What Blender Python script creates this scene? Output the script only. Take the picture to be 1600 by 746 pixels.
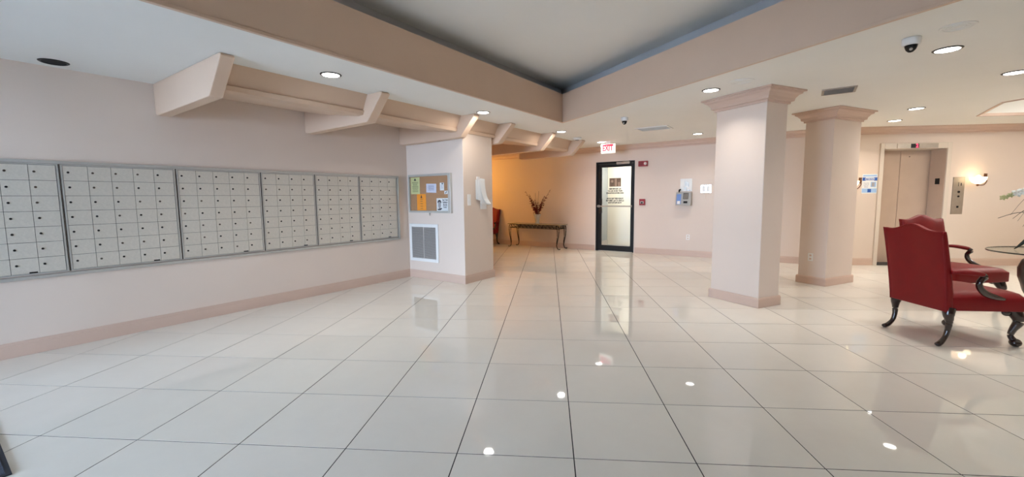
import bpy, bmesh, math, random
from mathutils import Vector, Matrix
from mathutils.geometry import tessellate_polygon
random.seed(7)
PI = math.pi
S = bpy.context.scene
COL = S.collection
for o in list(bpy.data.objects):
    bpy.data.objects.remove(o)

# ------------------------------------------------------------------ camera
CAM = Vector((-0.124, -2.043, 1.315))
F_PX, YAW, PITCH, ROLL = 661.8, -0.0870, -0.0959, -0.0107
def cam_axes():
    cy, sy, cp, sp, cr, sr = math.cos(YAW), math.sin(YAW), math.cos(PITCH), math.sin(PITCH), math.cos(ROLL), math.sin(ROLL)
    f = Vector((sy*cp, cy*cp, sp)); r = Vector((cy, -sy, 0)); u = r.cross(f)
    return r*cr+u*sr, -r*sr+u*cr, f
CR, CU, CF = cam_axes()
cd = bpy.data.cameras.new('camera')
cam = bpy.data.objects.new('camera', cd); COL.objects.link(cam)
m = Matrix((CR, CU, -CF)).transposed().to_4x4(); m.translation = CAM
cam.matrix_world = m
cd.sensor_fit = 'HORIZONTAL'; cd.sensor_width = 36.0; cd.lens = 36.0*F_PX/1600.0
cd.clip_start = 0.05; cd.clip_end = 100
S.camera = cam

# ------------------------------------------------------------------ world and exposure
S.view_settings.view_transform = 'Standard'
S.view_settings.look = 'None'
S.view_settings.gamma = 1.0
S.view_settings.use_curve_mapping = False
S.view_settings.exposure = 0.25
w = bpy.data.worlds.new('world'); S.world = w; w.use_nodes = True
bg = w.node_tree.nodes['Background']
bg.inputs[0].default_value = (0.56, 0.74, 1.0, 1)
bg.inputs[1].default_value = 52.0
DOWN_W = 6.4          # watts of each recessed downlight
H = 2.505              # ceiling height

# ------------------------------------------------------------------ frames
A30 = math.radians(30)
AV = Vector((0.5, math.cos(A30), 0)); NV = Vector((math.cos(A30), -0.5, 0))
ROT_L = -A30           # local x = n (into the lobby), local y = s (along the mailbox wall)
ROT_R = A30            # columns' own grid
def L(n, s, z=0.0):
    return NV*n + AV*s + Vector((0, 0, z))
def Rr(x, y, z=0.0):
    return Vector((math.cos(A30)*x-0.5*y, 0.5*x+math.cos(A30)*y, z))

# ------------------------------------------------------------------ materials
def srgb(r, g, b):
    f = lambda c: (c/255/12.92) if c/255 <= 0.04045 else ((c/255+0.055)/1.055)**2.4
    return (f(r), f(g), f(b), 1)
MATS = {}
def mat(name, col, rough=0.5, metal=0.0, spec=0.5, noise=0.0, nscale=8.0, bump=0.0, bscale=200.0, emit=0.0, ecol=None, coat=0.0, trans=0.0):
    mt = bpy.data.materials.new(name); mt.use_nodes = True
    nt = mt.node_tree; p = nt.nodes['Principled BSDF']
    p.inputs['Base Color'].default_value = col
    p.inputs['Roughness'].default_value = rough
    p.inputs['Metallic'].default_value = metal
    p.inputs['Specular IOR Level'].default_value = spec
    p.inputs['Coat Weight'].default_value = coat
    p.inputs['Coat Roughness'].default_value = 0.15
    p.inputs['Transmission Weight'].default_value = trans
    tc = nt.nodes.new('ShaderNodeTexCoord')
    if noise > 0:
        n = nt.nodes.new('ShaderNodeTexNoise'); n.inputs['Scale'].default_value = nscale; n.inputs['Detail'].default_value = 4
        nt.links.new(tc.outputs['Object'], n.inputs['Vector'])
        mr = nt.nodes.new('ShaderNodeMapRange'); mr.inputs['From Min'].default_value = 0.3; mr.inputs['From Max'].default_value = 0.7
        mr.inputs['To Min'].default_value = 1-noise; mr.inputs['To Max'].default_value = 1+noise
        nt.links.new(n.outputs['Fac'], mr.inputs['Value'])
        mx = nt.nodes.new('ShaderNodeVectorMath'); mx.operation = 'SCALE'; mx.inputs[0].default_value = col[:3]
        nt.links.new(mr.outputs['Result'], mx.inputs['Scale'])
        nt.links.new(mx.outputs['Vector'], p.inputs['Base Color'])
    if bump > 0:
        n2 = nt.nodes.new('ShaderNodeTexNoise'); n2.inputs['Scale'].default_value = bscale; n2.inputs['Detail'].default_value = 3
        nt.links.new(tc.outputs['Object'], n2.inputs['Vector'])
        b = nt.nodes.new('ShaderNodeBump'); b.inputs['Strength'].default_value = bump; b.inputs['Distance'].default_value = 0.002
        nt.links.new(n2.outputs['Fac'], b.inputs['Height']); nt.links.new(b.outputs['Normal'], p.inputs['Normal'])
    if emit > 0:
        p.inputs['Emission Color'].default_value = ecol or col
        p.inputs['Emission Strength'].default_value = emit
    MATS[name] = mt
    return mt
mat('wall', srgb(222, 204, 189), 0.55, noise=0.015, nscale=1.5, bump=0.25, bscale=260)
mat('trim', srgb(212, 183, 158), 0.5, noise=0.015, nscale=3, bump=0.12, bscale=180)
mat('crown', srgb(206, 178, 160), 0.45, noise=0.015, nscale=3)
mat('ceil', srgb(238, 236, 230), 0.8, noise=0.015, nscale=1.2, bump=0.4, bscale=220)
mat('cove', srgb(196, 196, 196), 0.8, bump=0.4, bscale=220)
mat('grout', srgb(28, 25, 22), 0.8, noise=0.06, nscale=30)
mat('steel_door', srgb(206, 198, 184), 0.42, 0.08, noise=0.05, nscale=60, bump=0.15, bscale=400)
mat('steel_frame', srgb(186, 182, 174), 0.35, 0.25, noise=0.03, nscale=30)
mat('steel', srgb(168, 158, 146), 0.38, 0.7, noise=0.05, nscale=20)
mat('chrome', srgb(200, 200, 200), 0.2, 1.0)
mat('dark_gap', srgb(52, 50, 50), 0.7)
mat('lock', srgb(96, 88, 78), 0.35, 0.8)
mat('lock_dark', srgb(28, 26, 25), 0.5, 0.4)
mat('black', srgb(9, 8, 8), 0.45, spec=0.3)
mat('black_metal', srgb(20, 18, 17), 0.35, 0.2)
mat('can_shade', (0.003, 0.003, 0.003, 1), 0.9)
mat('white_plastic', srgb(232, 230, 226), 0.4)
mat('paper', srgb(236, 236, 234), 0.7, noise=0.02, nscale=30)
mat('paper_cool', srgb(216, 218, 232), 0.7, noise=0.02, nscale=30)
mat('paper_yellow', srgb(208, 208, 150), 0.7, noise=0.02, nscale=30)
mat('paper_orange', srgb(250, 156, 30), 0.7, noise=0.02, nscale=30)
mat('ink', srgb(38, 38, 44), 0.7)
mat('ink_olive', srgb(120, 124, 84), 0.7)
mat('ink_blue', srgb(120, 124, 160), 0.7)
mat('portrait_grey', srgb(168, 162, 164), 0.7)
mat('cork', srgb(176, 132, 94), 0.9, noise=0.16, nscale=120, bump=0.4, bscale=300)
mat('grille_back', srgb(74, 66, 60), 0.9)
mat('grille_slat', srgb(190, 184, 178), 0.5, 0.2)
mat('leather', srgb(120, 6, 13), 0.5, spec=0.3, noise=0.06, nscale=9, bump=0.25, bscale=160)
mat('mahogany', srgb(36, 18, 15), 0.25, coat=0.5, noise=0.2, nscale=25)
mat('iron', srgb(38, 28, 22), 0.45, 0.5, noise=0.2, nscale=40)
mat('stone_top', srgb(150, 134, 104), 0.2, noise=0.15, nscale=16)
mat('petal_red', srgb(108, 14, 34), 0.6, noise=0.25, nscale=60)
mat('stem', srgb(74, 48, 34), 0.7)
mat('leaf', srgb(30, 34, 22), 0.4, noise=0.25, nscale=25)
mat('petal_white', srgb(228, 230, 220), 0.6, noise=0.04, nscale=30)
mat('petal_green', srgb(176, 178, 128), 0.6)
mat('moss', srgb(70, 60, 34), 0.9, noise=0.3, nscale=60)
mat('red_plastic', srgb(150, 22, 30), 0.35)
mat('elevator_door', srgb(196, 172, 152), 0.35, 0.15, noise=0.03, nscale=4)
mat('elevator_frame', srgb(216, 202, 186), 0.4)
mat('blue_ink', srgb(40, 92, 176), 0.6)
mat('blue_dark', srgb(30, 44, 110), 0.6)
mat('blue_light', srgb(164, 196, 232), 0.6)
mat('phone_grey', srgb(172, 168, 162), 0.3, 0.3)
mat('phone_blue', srgb(110, 140, 196), 0.4)
mat('bronze', srgb(120, 84, 62), 0.4, 0.7)
mat('brown_plaque', srgb(122, 100, 80), 0.6, noise=0.3, nscale=30)
mat('plaque_light', srgb(176, 148, 124), 0.6)
mat('mat_fibre', srgb(62, 70, 86), 0.95, noise=0.55, nscale=260, bump=0.8, bscale=500)
mat('mat_edge', srgb(40, 44, 54), 0.8)
mat('outside_ground', srgb(160, 162, 166), 0.9)
mat('baffle_plaster', srgb(96, 92, 88), 0.9)  # dark coat of the added daylight baffles, keeps spill low
mat('lens_emit', (1, 1, 1, 1), 0.5, emit=8, ecol=(1, 0.97, 0.92, 1))
mat('lens_off', srgb(238, 236, 230), 0.5)
mat('exit_glow', (0.9, 0.9, 0.88, 1), 0.5, emit=0.75, ecol=(1, 0.93, 0.82, 1))
mat('exit_red', (0.7, 0.02, 0.05, 1), 0.5, emit=0.7, ecol=(0.9, 0.05, 0.10, 1))
mat('digit_red', (0.8, 0.05, 0.1, 1), 0.5, emit=1.5, ecol=(1, 0.05, 0.15, 1))
mat('sconce_glow', (1, 0.9, 0.7, 1), 0.4, emit=2.2, ecol=(1, 0.80, 0.50, 1))
mat('sconce_amber', (1, 0.8, 0.4, 1), 0.4, emit=2.5, ecol=(1, 0.55, 0.15, 1))

def glass_mat(name, tint=(1, 1, 1, 1), gloss=0.09, rough=0.02):
    mt = bpy.data.materials.new(name); mt.use_nodes = True; nt = mt.node_tree
    nt.nodes.remove(nt.nodes['Principled BSDF'])
    out = nt.nodes['Material Output']
    t = nt.nodes.new('ShaderNodeBsdfTransparent'); t.inputs[0].default_value = tint
    g = nt.nodes.new('ShaderNodeBsdfGlossy'); g.inputs['Roughness'].default_value = rough
    fr = nt.nodes.new('ShaderNodeLayerWeight'); fr.inputs['Blend'].default_value = 0.25
    mx = nt.nodes.new('ShaderNodeMixShader')
    pw = nt.nodes.new('ShaderNodeMath'); pw.operation = 'POWER'; pw.inputs[1].default_value = 4.0
    ma = nt.nodes.new('ShaderNodeMath'); ma.operation = 'MULTIPLY_ADD'; ma.inputs[1].default_value = 0.7; ma.inputs[2].default_value = gloss*0.5
    nt.links.new(fr.outputs['Facing'], pw.inputs[0]); nt.links.new(pw.outputs[0], ma.inputs[0]); nt.links.new(ma.outputs[0], mx.inputs[0]); nt.links.new(t.outputs[0], mx.inputs[1]); nt.links.new(g.outputs[0], mx.inputs[2])
    nt.links.new(mx.outputs[0], out.inputs[0]); MATS[name] = mt
glass_mat('glass')
glass_mat('glass_table', (0.93, 0.96, 0.94, 1), 0.02, 0.0)
mat('glass_vase', srgb(226,226,216), 0.12, noise=0.05, nscale=40)
MATS['glass_vase'].node_tree.nodes['Principled BSDF'].inputs['Alpha'].default_value = 0.5

# polished porcelain tile: tone shifts a little from tile to tile
def tile_mat():
    mt = bpy.data.materials.new('tile'); mt.use_nodes = True; nt = mt.node_tree; p = nt.nodes['Principled BSDF']
    oi = nt.nodes.new('ShaderNodeObjectInfo'); tc = nt.nodes.new('ShaderNodeTexCoord')
    geo = nt.nodes.new('ShaderNodeNewGeometry')
    n = nt.nodes.new('ShaderNodeTexNoise'); n.inputs['Scale'].default_value = 5; n.inputs['Detail'].default_value = 6; n.inputs['Roughness'].default_value = 0.65
    nt.links.new(geo.outputs['Position'], n.inputs['Vector'])
    a = nt.nodes.new('ShaderNodeMath'); a.operation = 'MULTIPLY_ADD'; a.inputs[1].default_value = 0.05; a.inputs[2].default_value = 0.955
    nt.links.new(oi.outputs['Random'], a.inputs[0])
    b = nt.nodes.new('ShaderNodeMapRange'); b.inputs['To Min'].default_value = 0.96; b.inputs['To Max'].default_value = 1.04
    nt.links.new(n.outputs['Fac'], b.inputs['Value'])
    c = nt.nodes.new('ShaderNodeMath'); c.operation = 'MULTIPLY'; nt.links.new(a.outputs[0], c.inputs[0]); nt.links.new(b.outputs[0], c.inputs[1])
    v = nt.nodes.new('ShaderNodeVectorMath'); v.operation = 'SCALE'; v.inputs[0].default_value = srgb(240, 236, 226)[:3]
    nt.links.new(c.outputs[0], v.inputs['Scale']); nt.links.new(v.outputs['Vector'], p.inputs['Base Color'])
    p.inputs['Roughness'].default_value = 0.025
    p.inputs['IOR'].default_value = 1.52
    MATS['tile'] = mt
tile_mat()
def vase_mat():      # dark mottled urn with pale painted patches
    mt = bpy.data.materials.new('urn_glaze'); mt.use_nodes = True; nt = mt.node_tree; p = nt.nodes['Principled BSDF']
    tc = nt.nodes.new('ShaderNodeTexCoord'); n = nt.nodes.new('ShaderNodeTexNoise'); n.inputs['Scale'].default_value = 7; n.inputs['Detail'].default_value = 5
    r = nt.nodes.new('ShaderNodeValToRGB'); e = r.color_ramp.elements
    e[0].position = 0.42; e[0].color = srgb(44, 30, 22); e[1].position = 0.62; e[1].color = srgb(146, 128, 96)
    k = r.color_ramp.elements.new(0.52); k.color = srgb(84, 58, 40)
    nt.links.new(tc.outputs['Object'], n.inputs['Vector']); nt.links.new(n.outputs['Fac'], r.inputs[0]); nt.links.new(r.outputs[0], p.inputs['Base Color'])
    p.inputs['Roughness'].default_value = 0.3; MATS['urn'] = mt
vase_mat()

# ------------------------------------------------------------------ mesh builder
class MB:
    def __init__(s): s.v = []; s.f = []
    def add(s, vs, fs, M=None):
        k = len(s.v)
        s.v += [tuple(M @ Vector(p)) if M else tuple(p) for p in vs]
        s.f += [tuple(i+k for i in f) for f in fs]; return s
    def box(s, x0, x1, y0, y1, z0, z1, M=None):
        return s.add([(x0,y0,z0),(x1,y0,z0),(x1,y1,z0),(x0,y1,z0),(x0,y0,z1),(x1,y0,z1),(x1,y1,z1),(x0,y1,z1)],
                     [(0,3,2,1),(4,5,6,7),(0,1,5,4),(1,2,6,5),(2,3,7,6),(3,0,4,7)], M)
    def prism(s, poly, z0, z1, M=None):         # poly in xy (counter-clockwise), may be concave
        n = len(poly); a = sum(poly[i][0]*poly[(i+1)%n][1]-poly[(i+1)%n][0]*poly[i][1] for i in range(n))
        if a < 0: poly = poly[::-1]
        vs = [(x,y,z0) for x,y in poly]+[(x,y,z1) for x,y in poly]
        return s.add(vs, [tuple(range(n))[::-1], tuple(range(n,2*n))]+[(i,(i+1)%n,n+(i+1)%n,n+i) for i in range(n)], M)
    def cyl(s, c, r, z0, z1, n=20, r1=None, M=None):
        r1 = r if r1 is None else r1
        vs = [(c[0]+r*math.cos(2*PI*i/n), c[1]+r*math.sin(2*PI*i/n), z0) for i in range(n)]+[(c[0]+r1*math.cos(2*PI*i/n), c[1]+r1*math.sin(2*PI*i/n), z1) for i in range(n)]
        return s.add(vs, [tuple(range(n))[::-1], tuple(range(n,2*n))]+[(i,(i+1)%n,n+(i+1)%n,n+i) for i in range(n)], M)
    def lathe(s, prof, n=24, M=None, closed=False):          # prof [(r,z)]
        k = len(prof); vs = []
        for r, z in prof:
            vs += [(r*math.cos(2*PI*i/n), r*math.sin(2*PI*i/n), z) for i in range(n)]
        fs = [(j*n+i, j*n+(i+1)%n, (j+1)*n+(i+1)%n, (j+1)*n+i) for j in range(k-1) for i in range(n)]
        if closed: fs += [((k-1)*n+i, (k-1)*n+(i+1)%n, (i+1)%n, i) for i in range(n)]
        else:
            if prof[0][0] > 1e-5: fs.append(tuple(range(n))[::-1])
            if prof[-1][0] > 1e-5: fs.append(tuple(range((k-1)*n, k*n)))
        return s.add(vs, fs, M)
    def tube(s, pts, rad, n=8, flat=1.0, M=None, up=(0,0,1)):
        pts = [Vector(p) for p in pts]; k = len(pts)
        if not isinstance(rad, (list, tuple)): rad = [rad]*k
        vs = []; ref = Vector(up)
        for i, p in enumerate(pts):
            t = (pts[min(i+1,k-1)]-pts[max(i-1,0)]).normalized()
            a = t.cross(ref)
            if a.length < 0.05: a = t.cross(Vector((1,0,0)))
            a.normalize(); b = a.cross(t)
            vs += [tuple(p+a*math.cos(2*PI*j/n)*rad[i]+b*math.sin(2*PI*j/n)*rad[i]*flat) for j in range(n)]
        fs = [(i*n+j, i*n+(j+1)%n, (i+1)*n+(j+1)%n, (i+1)*n+j) for i in range(k-1) for j in range(n)]
        fs += [tuple(range(n))[::-1], tuple(range((k-1)*n, k*n))]
        return s.add(vs, fs, M)
    def ball(s, c, r, n=10, m=7, sc=(1,1,1)):
        prof = [(math.sin(PI*i/m)*1.0, -math.cos(PI*i/m)) for i in range(m+1)]
        prof[0] = (0.0001,-1); prof[-1] = (0.0001,1)
        M = Matrix.Translation(c) @ Matrix.Diagonal((r*sc[0], r*sc[1], r*sc[2], 1))
        return s.lathe(prof, n, M)
    def sweep(s, path, prof, closed=False):
        # path 2D points; prof [(offset to the LEFT of travel, z)], closed profile polygon
        n = len(path); P = [Vector((p[0], p[1])) for p in path]; m = len(prof); vs = []
        for i in range(n):
            def nrm(a, b):
                d = (b-a).normalized(); return Vector((-d.y, d.x))
            if closed or 0 < i < n-1:
                n0 = nrm(P[i-1], P[i]); n1 = nrm(P[i], P[(i+1) % n])
                q = (n0+n1); q = q/(q.length_squared)*2 if q.length > 1e-6 else n0
                q = (n0+n1)/(1+n0.dot(n1))
            else: q = nrm(P[0], P[1]) if i == 0 else nrm(P[n-2], P[n-1])
            vs += [(P[i].x+q.x*d, P[i].y+q.y*d, z) for d, z in prof]
        fs = []
        for i in range(n if closed else n-1):
            j = (i+1) % n
            fs += [(i*m+k, i*m+(k+1)%m, j*m+(k+1)%m, j*m+k) for k in range(m)]
        if not closed: fs += [tuple(range(m)), tuple(range((n-1)*m, n*m))[::-1]]
        return s.add(vs, fs)
    def mesh(s, name, mt, smooth=False):
        me = bpy.data.meshes.new(name); me.from_pydata(s.v, [], s.f)
        bm = bmesh.new(); bm.from_mesh(me); bmesh.ops.recalc_face_normals(bm, faces=bm.faces); bm.to_mesh(me); bm.free()
        me.materials.append(MATS[mt])
        if smooth: me.polygons.foreach_set('use_smooth', [True]*len(me.polygons))
        me.update(); return me
    def build(s, name, mt, parent=None, smooth=False, bevel=0, label=None, kind=None, loc=None, seg=2):
        return link(name, s.mesh(name, mt, smooth), parent, bevel, label, kind, loc, seg)
def link(name, me, parent=None, bevel=0, label=None, kind=None, loc=None, seg=2):
    o = bpy.data.objects.new(name, me); COL.objects.link(o); o.parent = parent
    if loc is not None: o.location = loc
    if bevel:
        b = o.modifiers.new('bevel', 'BEVEL'); b.width = bevel; b.segments = seg; b.limit_method = 'ANGLE'; b.angle_limit = math.radians(40)
    if label: o['label'] = label
    if kind: o['kind'] = kind
    return o
def B(*a, **k): return MB().box(*a, **k)
def thing(name, label, cat, loc=(0,0,0), rotz=0.0, group=None):
    o = bpy.data.objects.new(name, None); COL.objects.link(o); o.empty_display_size = 0.1
    o.location = loc; o.rotation_euler = (0,0,rotz); o['label'] = label; o['category'] = cat
    if group: o['group'] = group
    return o
def copy_thing(src, loc, rotz, label, name=None):
    r = src.copy(); COL.objects.link(r); r.location = loc; r.rotation_euler = (0,0,rotz); r['label'] = label
    for ch in list(src.children):
        c = ch.copy(); COL.objects.link(c); c.parent = r
        for g in list(ch.children):
            d = g.copy(); COL.objects.link(d); d.parent = c
    return r
def text_obj(name, body, size, mt, parent, M, mirror=False, align='CENTER', bold=0.0, squeeze=1.0, ext=0.0006, label=None):
    cu = bpy.data.curves.new('txt', 'FONT'); cu.body = body; cu.size = size; cu.align_x = align; cu.align_y = 'CENTER'
    cu.extrude = ext; cu.offset = bold; cu.resolution_u = 2
    t = bpy.data.objects.new('txt', cu); COL.objects.link(t)
    dg = bpy.context.evaluated_depsgraph_get(); me = bpy.data.meshes.new_from_object(t.evaluated_get(dg))
    bpy.data.objects.remove(t)
    me.transform(M @ Matrix.Diagonal(((-squeeze if mirror else squeeze), 1, 1, 1)))
    me.materials.clear(); me.materials.append(MATS[mt]); me.name = name
    return link(name, me, parent, label=label)
# faces -y (a viewer standing at lower y reads it): text x->x, text y->z
FACE_NEG_Y = Matrix(((1,0,0,0),(0,0,-1,0),(0,1,0,0),(0,0,0,1)))
def struct(o): o['kind'] = 'structure'; return o
def catmull(pts, k=6):
    P = [Vector(p) for p in pts]; out = []
    for i in range(len(P)-1):
        a = P[max(i-1,0)]; b = P[i]; c = P[i+1]; d = P[min(i+2,len(P)-1)]
        for j in range(k):
            t = j/k
            out.append(0.5*((2*b)+(c-a)*t+(2*a-5*b+4*c-d)*t*t+(3*b-a-3*c+d)*t**3))
    out.append(P[-1]); return out
def lerp_list(vals, n):
    return [vals[int(min(i*(len(vals)-1)/(n-1), len(vals)-1-1e-9))]*(1-((i*(len(vals)-1)/(n-1)) % 1))+vals[min(int(i*(len(vals)-1)/(n-1))+1, len(vals)-1)]*((i*(len(vals)-1)/(n-1)) % 1) if i < n-1 else vals[-1] for i in range(n)]

# ------------------------------------------------------------------ room plan
SB = 7.88; NW = -4.60; SP0, SP1, NP = 3.015, 3.73, -3.36; YE = 6.27; SR = -4.2; XR = 9.6; NALC = -8.0
def v2(p): return (p.x, p.y)
def bend():      # where the back wall (s = SB) meets the elevator wall (y = YE)
    n = (AV.y*SB-YE)/0.5; return L(n, SB)
BEND = bend()
def rear_at_x(x): n = (x-AV.x*SR)/NV.x; return L(n, SR)
RR = rear_at_x(XR)
room = [L(NW,SR), L(NW,SP0), L(NP,SP0), L(NP,SP1), L(NALC,SP1), L(NALC,SB), BEND, Vector((XR,YE,0)), RR]
room = [v2(p) for p in room]

def wall(name, p0, p1, mt='wall', th=0.14, z0=-0.02, z1=H+0.05, holes=(), outward=1):
    """p0->p1 with the room on the right of travel; thickness goes to the left."""
    p0 = Vector((p0[0], p0[1], 0)); p1 = Vector((p1[0], p1[1], 0)); d = p1-p0; ln = d.length; ang = math.atan2(d.y, d.x)
    b = MB(); x = 0
    for (a, c, za, zb) in sorted(holes):
        b.box(x, a, 0, th*outward, z0, z1)
        b.box(a, c, 0, th*outward, zb, z1)
        if za > z0+0.03: b.box(a, c, 0, th*outward, z0, za)
        x = c
    b.box(x, ln, 0, th*outward, z0, z1)
    o = struct(b.build(name, mt)); o.location = p0; o.rotation_euler = (0,0,ang); return o
wall('wall_left', L(NW,SR-0.14), L(NW,SP0))
wall('wall_alcove_front', L(NP-0.02,SP1-0.14), L(NALC,SP1-0.14)) if False else None
wall('wall_alcove_left', L(NALC,SP1), L(NALC,SB+0.14))
DN0, DN1, DZ = -3.36, -2.41, 2.145
wall('wall_back', L(NALC,SB), BEND, holes=[(DN0-NALC, DN1-NALC, 0, DZ)])
EX0, EX1, EZ = 5.91, 6.96, 2.12
wall('wall_elevator', v2(BEND), (XR+0.14, YE), holes=[(EX0-BEND.x-0.06, EX1-BEND.x+0.06, 0, EZ+0.09)])
wall('wall_right', (XR, YE), v2(RR))
rl = (L(NW,SR)-RR).length
# rear wall with the glass entrance
GN0, GN1 = -3.7, -0.7
rw = wall('wall_rear', v2(RR), v2(L(NW,SR)), holes=[(rl-(GN1-NW), rl-(GN0-NW), 0, 2.12)])
# pilaster and the closed wall behind it
struct(MB().prism([v2(L(NW,SP0)), v2(L(NP,SP0)), v2(L(NP,SP1)), v2(L(NALC-0.14,SP1)), v2(L(NALC-0.14,SP1-0.14)), v2(L(NW-0.14,SP1-0.14)), v2(L(NW-0.14,SP0))], -0.02, H+0.05).build('wall_pilaster', 'wall', bevel=0.006))

# ------------------------------------------------------------------ floor with single tiles
floor = struct(MB().prism(room, -0.10, -0.0012).build('floor', 'grout'))
T = 0.6; G = 0.0030
def clip(subject, rect):
    x0, x1, y0, y1 = rect
    def cut(poly, inside, inter):
        out = []
        for i in range(len(poly)):
            a = poly[i-1]; b = poly[i]
            if inside(b):
                if not inside(a): out.append(inter(a, b))
                out.append(b)
            elif inside(a): out.append(inter(a, b))
        return out
    def ix(x): return lambda a, b: (x, a[1]+(b[1]-a[1])*(x-a[0])/(b[0]-a[0]))
    def iy(y): return lambda a, b: (a[0]+(b[0]-a[0])*(y-a[1])/(b[1]-a[1]), y)
    for ins, it in ((lambda p: p[0] >= x0, ix(x0)), (lambda p: p[0] <= x1, ix(x1)), (lambda p: p[1] >= y0, iy(y0)), (lambda p: p[1] <= y1, iy(y1))):
        subject = cut(subject, ins, it)
        if not subject: return []
    return subject
def area(poly): return abs(sum(poly[i-1][0]*poly[i][1]-poly[i][0]*poly[i-1][1] for i in range(len(poly))))/2
def screen_area(poly):
    q = []
    for x, y in poly:
        d = Vector((x, y, 0))-CAM; z = d.dot(CF)
        if z < 0.25: return 0
        q.append((800+F_PX*d.dot(CR)/z, 373-F_PX*d.dot(CU)/z))
    q = clip(q, (0, 1600, 0, 746))
    return area(q) if len(q) > 2 else 0
tiles = []
for i in range(-20, 20):
    for j in range(-22, 20):
        r = (i*T+G, (i+1)*T-G, j*T+G, (j+1)*T-G)
        p = clip(room, r)
        if len(p) < 3: continue
        ar = area(p)
        if ar < 0.002: continue
        q = []
        for k in p:
            if not q or math.dist(q[-1], k) > 1e-4: q.append(k)
        if math.dist(q[0], q[-1]) < 1e-4: q.pop()
        tiles.append((screen_area(q), q, ar > (T-2*G)**2-1e-5, i, j))
tiles.sort(key=lambda t: -t[0])
full = MB().box(-T/2+G, T/2-G, -T/2+G, T/2-G, -0.009, 0).mesh('tile', 'tile')
rest = MB()
for k, (sa, q, isfull, i, j) in enumerate(tiles):
    if k < 298 and sa > 30:
        if isfull: o = link('tile', full, floor, loc=((i+.5)*T, (j+.5)*T, 0))
        else: o = MB().prism(q, -0.009, 0).build('tile', 'tile', floor)
        o.location.z += random.uniform(-0.0002, 0.0002)
    else: rest.prism(q, -0.009, 0)
rest.build('tile', 'tile', floor, kind='stuff')

# ------------------------------------------------------------------ ceiling with the raised tray and the octagonal coffer
CRN = L(-2.36, 4.305)                                   # tray corner
NR = Vector((math.cos(A30), 0.5, 0)); DR = Vector((0.5, -math.cos(A30), 0))
CRN = Vector((0.099, 4.914, 0))
tray = [v2(CRN), v2(CRN+DR*10), v2(L(4.2,-3.7)), v2(L(-2.36,-3.7))]
def offset(poly, d):       # outward offset of a clockwise or ccw polygon
    n = len(poly); P = [Vector(p) for p in poly]; a = sum(P[i-1].x*P[i].y-P[i].x*P[i-1].y for i in range(n)); sg = 1 if a > 0 else -1; out = []
    for i in range(n):
        d0 = (P[i]-P[i-1]).normalized(); d1 = (P[(i+1)%n]-P[i]).normalized()
        n0 = Vector((d0.y,-d0.x))*sg; n1 = Vector((d1.y,-d1.x))*sg
        q = (n0+n1)/(1+n0.dot(n1)); out.append((P[i].x+q.x*d, P[i].y+q.y*d))
    return out
coffer = [(6.50,5.24),(5.87,4.23),(6.20,3.05),(7.25,2.45),(8.30,3.05),(8.70,4.23),(8.10,5.24)]
def holed(outer, holes, z0, z1):
    polys = [[Vector((x,y,0)) for x,y in p] for p in [outer]+holes]
    tri = tessellate_polygon(polys); flat = [p for pl in polys for p in pl]; n = len(flat); b = MB()
    b.v = [(p.x,p.y,z0) for p in flat]+[(p.x,p.y,z1) for p in flat]
    b.f = [tuple(t) for t in tri]+[tuple(n+i for i in t) for t in tri]
    k = 0
    for pl in polys:
        m = len(pl); b.f += [(k+i, k+(i+1)%m, n+k+(i+1)%m, n+k+i) for i in range(m)]; k += m
    return b
struct(holed(offset(room, 0.14), [offset(tray, 0.0249), offset(coffer, 0.0299)], H, H+0.05).build('ceiling', 'ceil'))
FT = 2.945; TH = 3.16; RC = 0.30
# fascia boards around the tray: each side its own board, with the bead along the foot
tb = MB(); n = len(tray)
def ring(inner, outer, z0, z1):
    b = MB(); m = len(inner)
    b.v = [(x,y,z0) for x,y in inner]+[(x,y,z1) for x,y in inner]+[(x,y,z0) for x,y in outer]+[(x,y,z1) for x,y in outer]
    for i in range(m):
        j = (i+1) % m
        b.f += [(i,j,m+j,m+i), (2*m+i,2*m+j,3*m+j,3*m+i), (m+i,m+j,3*m+j,3*m+i), (i,j,2*m+j,2*m+i)]
    return b
struct(ring(tray, offset(tray, 0.025), H-0.004, FT).build('trim_1', 'trim'))
bead = ring(offset(tray, -0.010), offset(tray, 0.004), H-0.006, H+0.018).build('bead', 'trim', bpy.data.objects['trim_1'], bevel=0.003)
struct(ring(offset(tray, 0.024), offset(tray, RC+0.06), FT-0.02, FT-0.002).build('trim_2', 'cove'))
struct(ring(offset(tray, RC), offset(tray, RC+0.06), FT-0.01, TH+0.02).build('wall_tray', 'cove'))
struct(MB().prism(offset(tray, RC+0.05), TH, TH+0.05).build('ceiling_tray', 'ceil'))
# coffer
struct(ring(coffer, offset(coffer, 0.03), H-0.012, H+0.03).build('trim_3', 'crown'))
struct(ring(offset(coffer,0.012), offset(coffer, 0.04), H+0.03, H+0.30).build('wall_coffer', 'ceil'))
struct(MB().prism(offset(coffer, 0.03), H+0.29, H+0.33).build('ceiling_coffer', 'ceil'))

COFFER_W = 40
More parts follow.
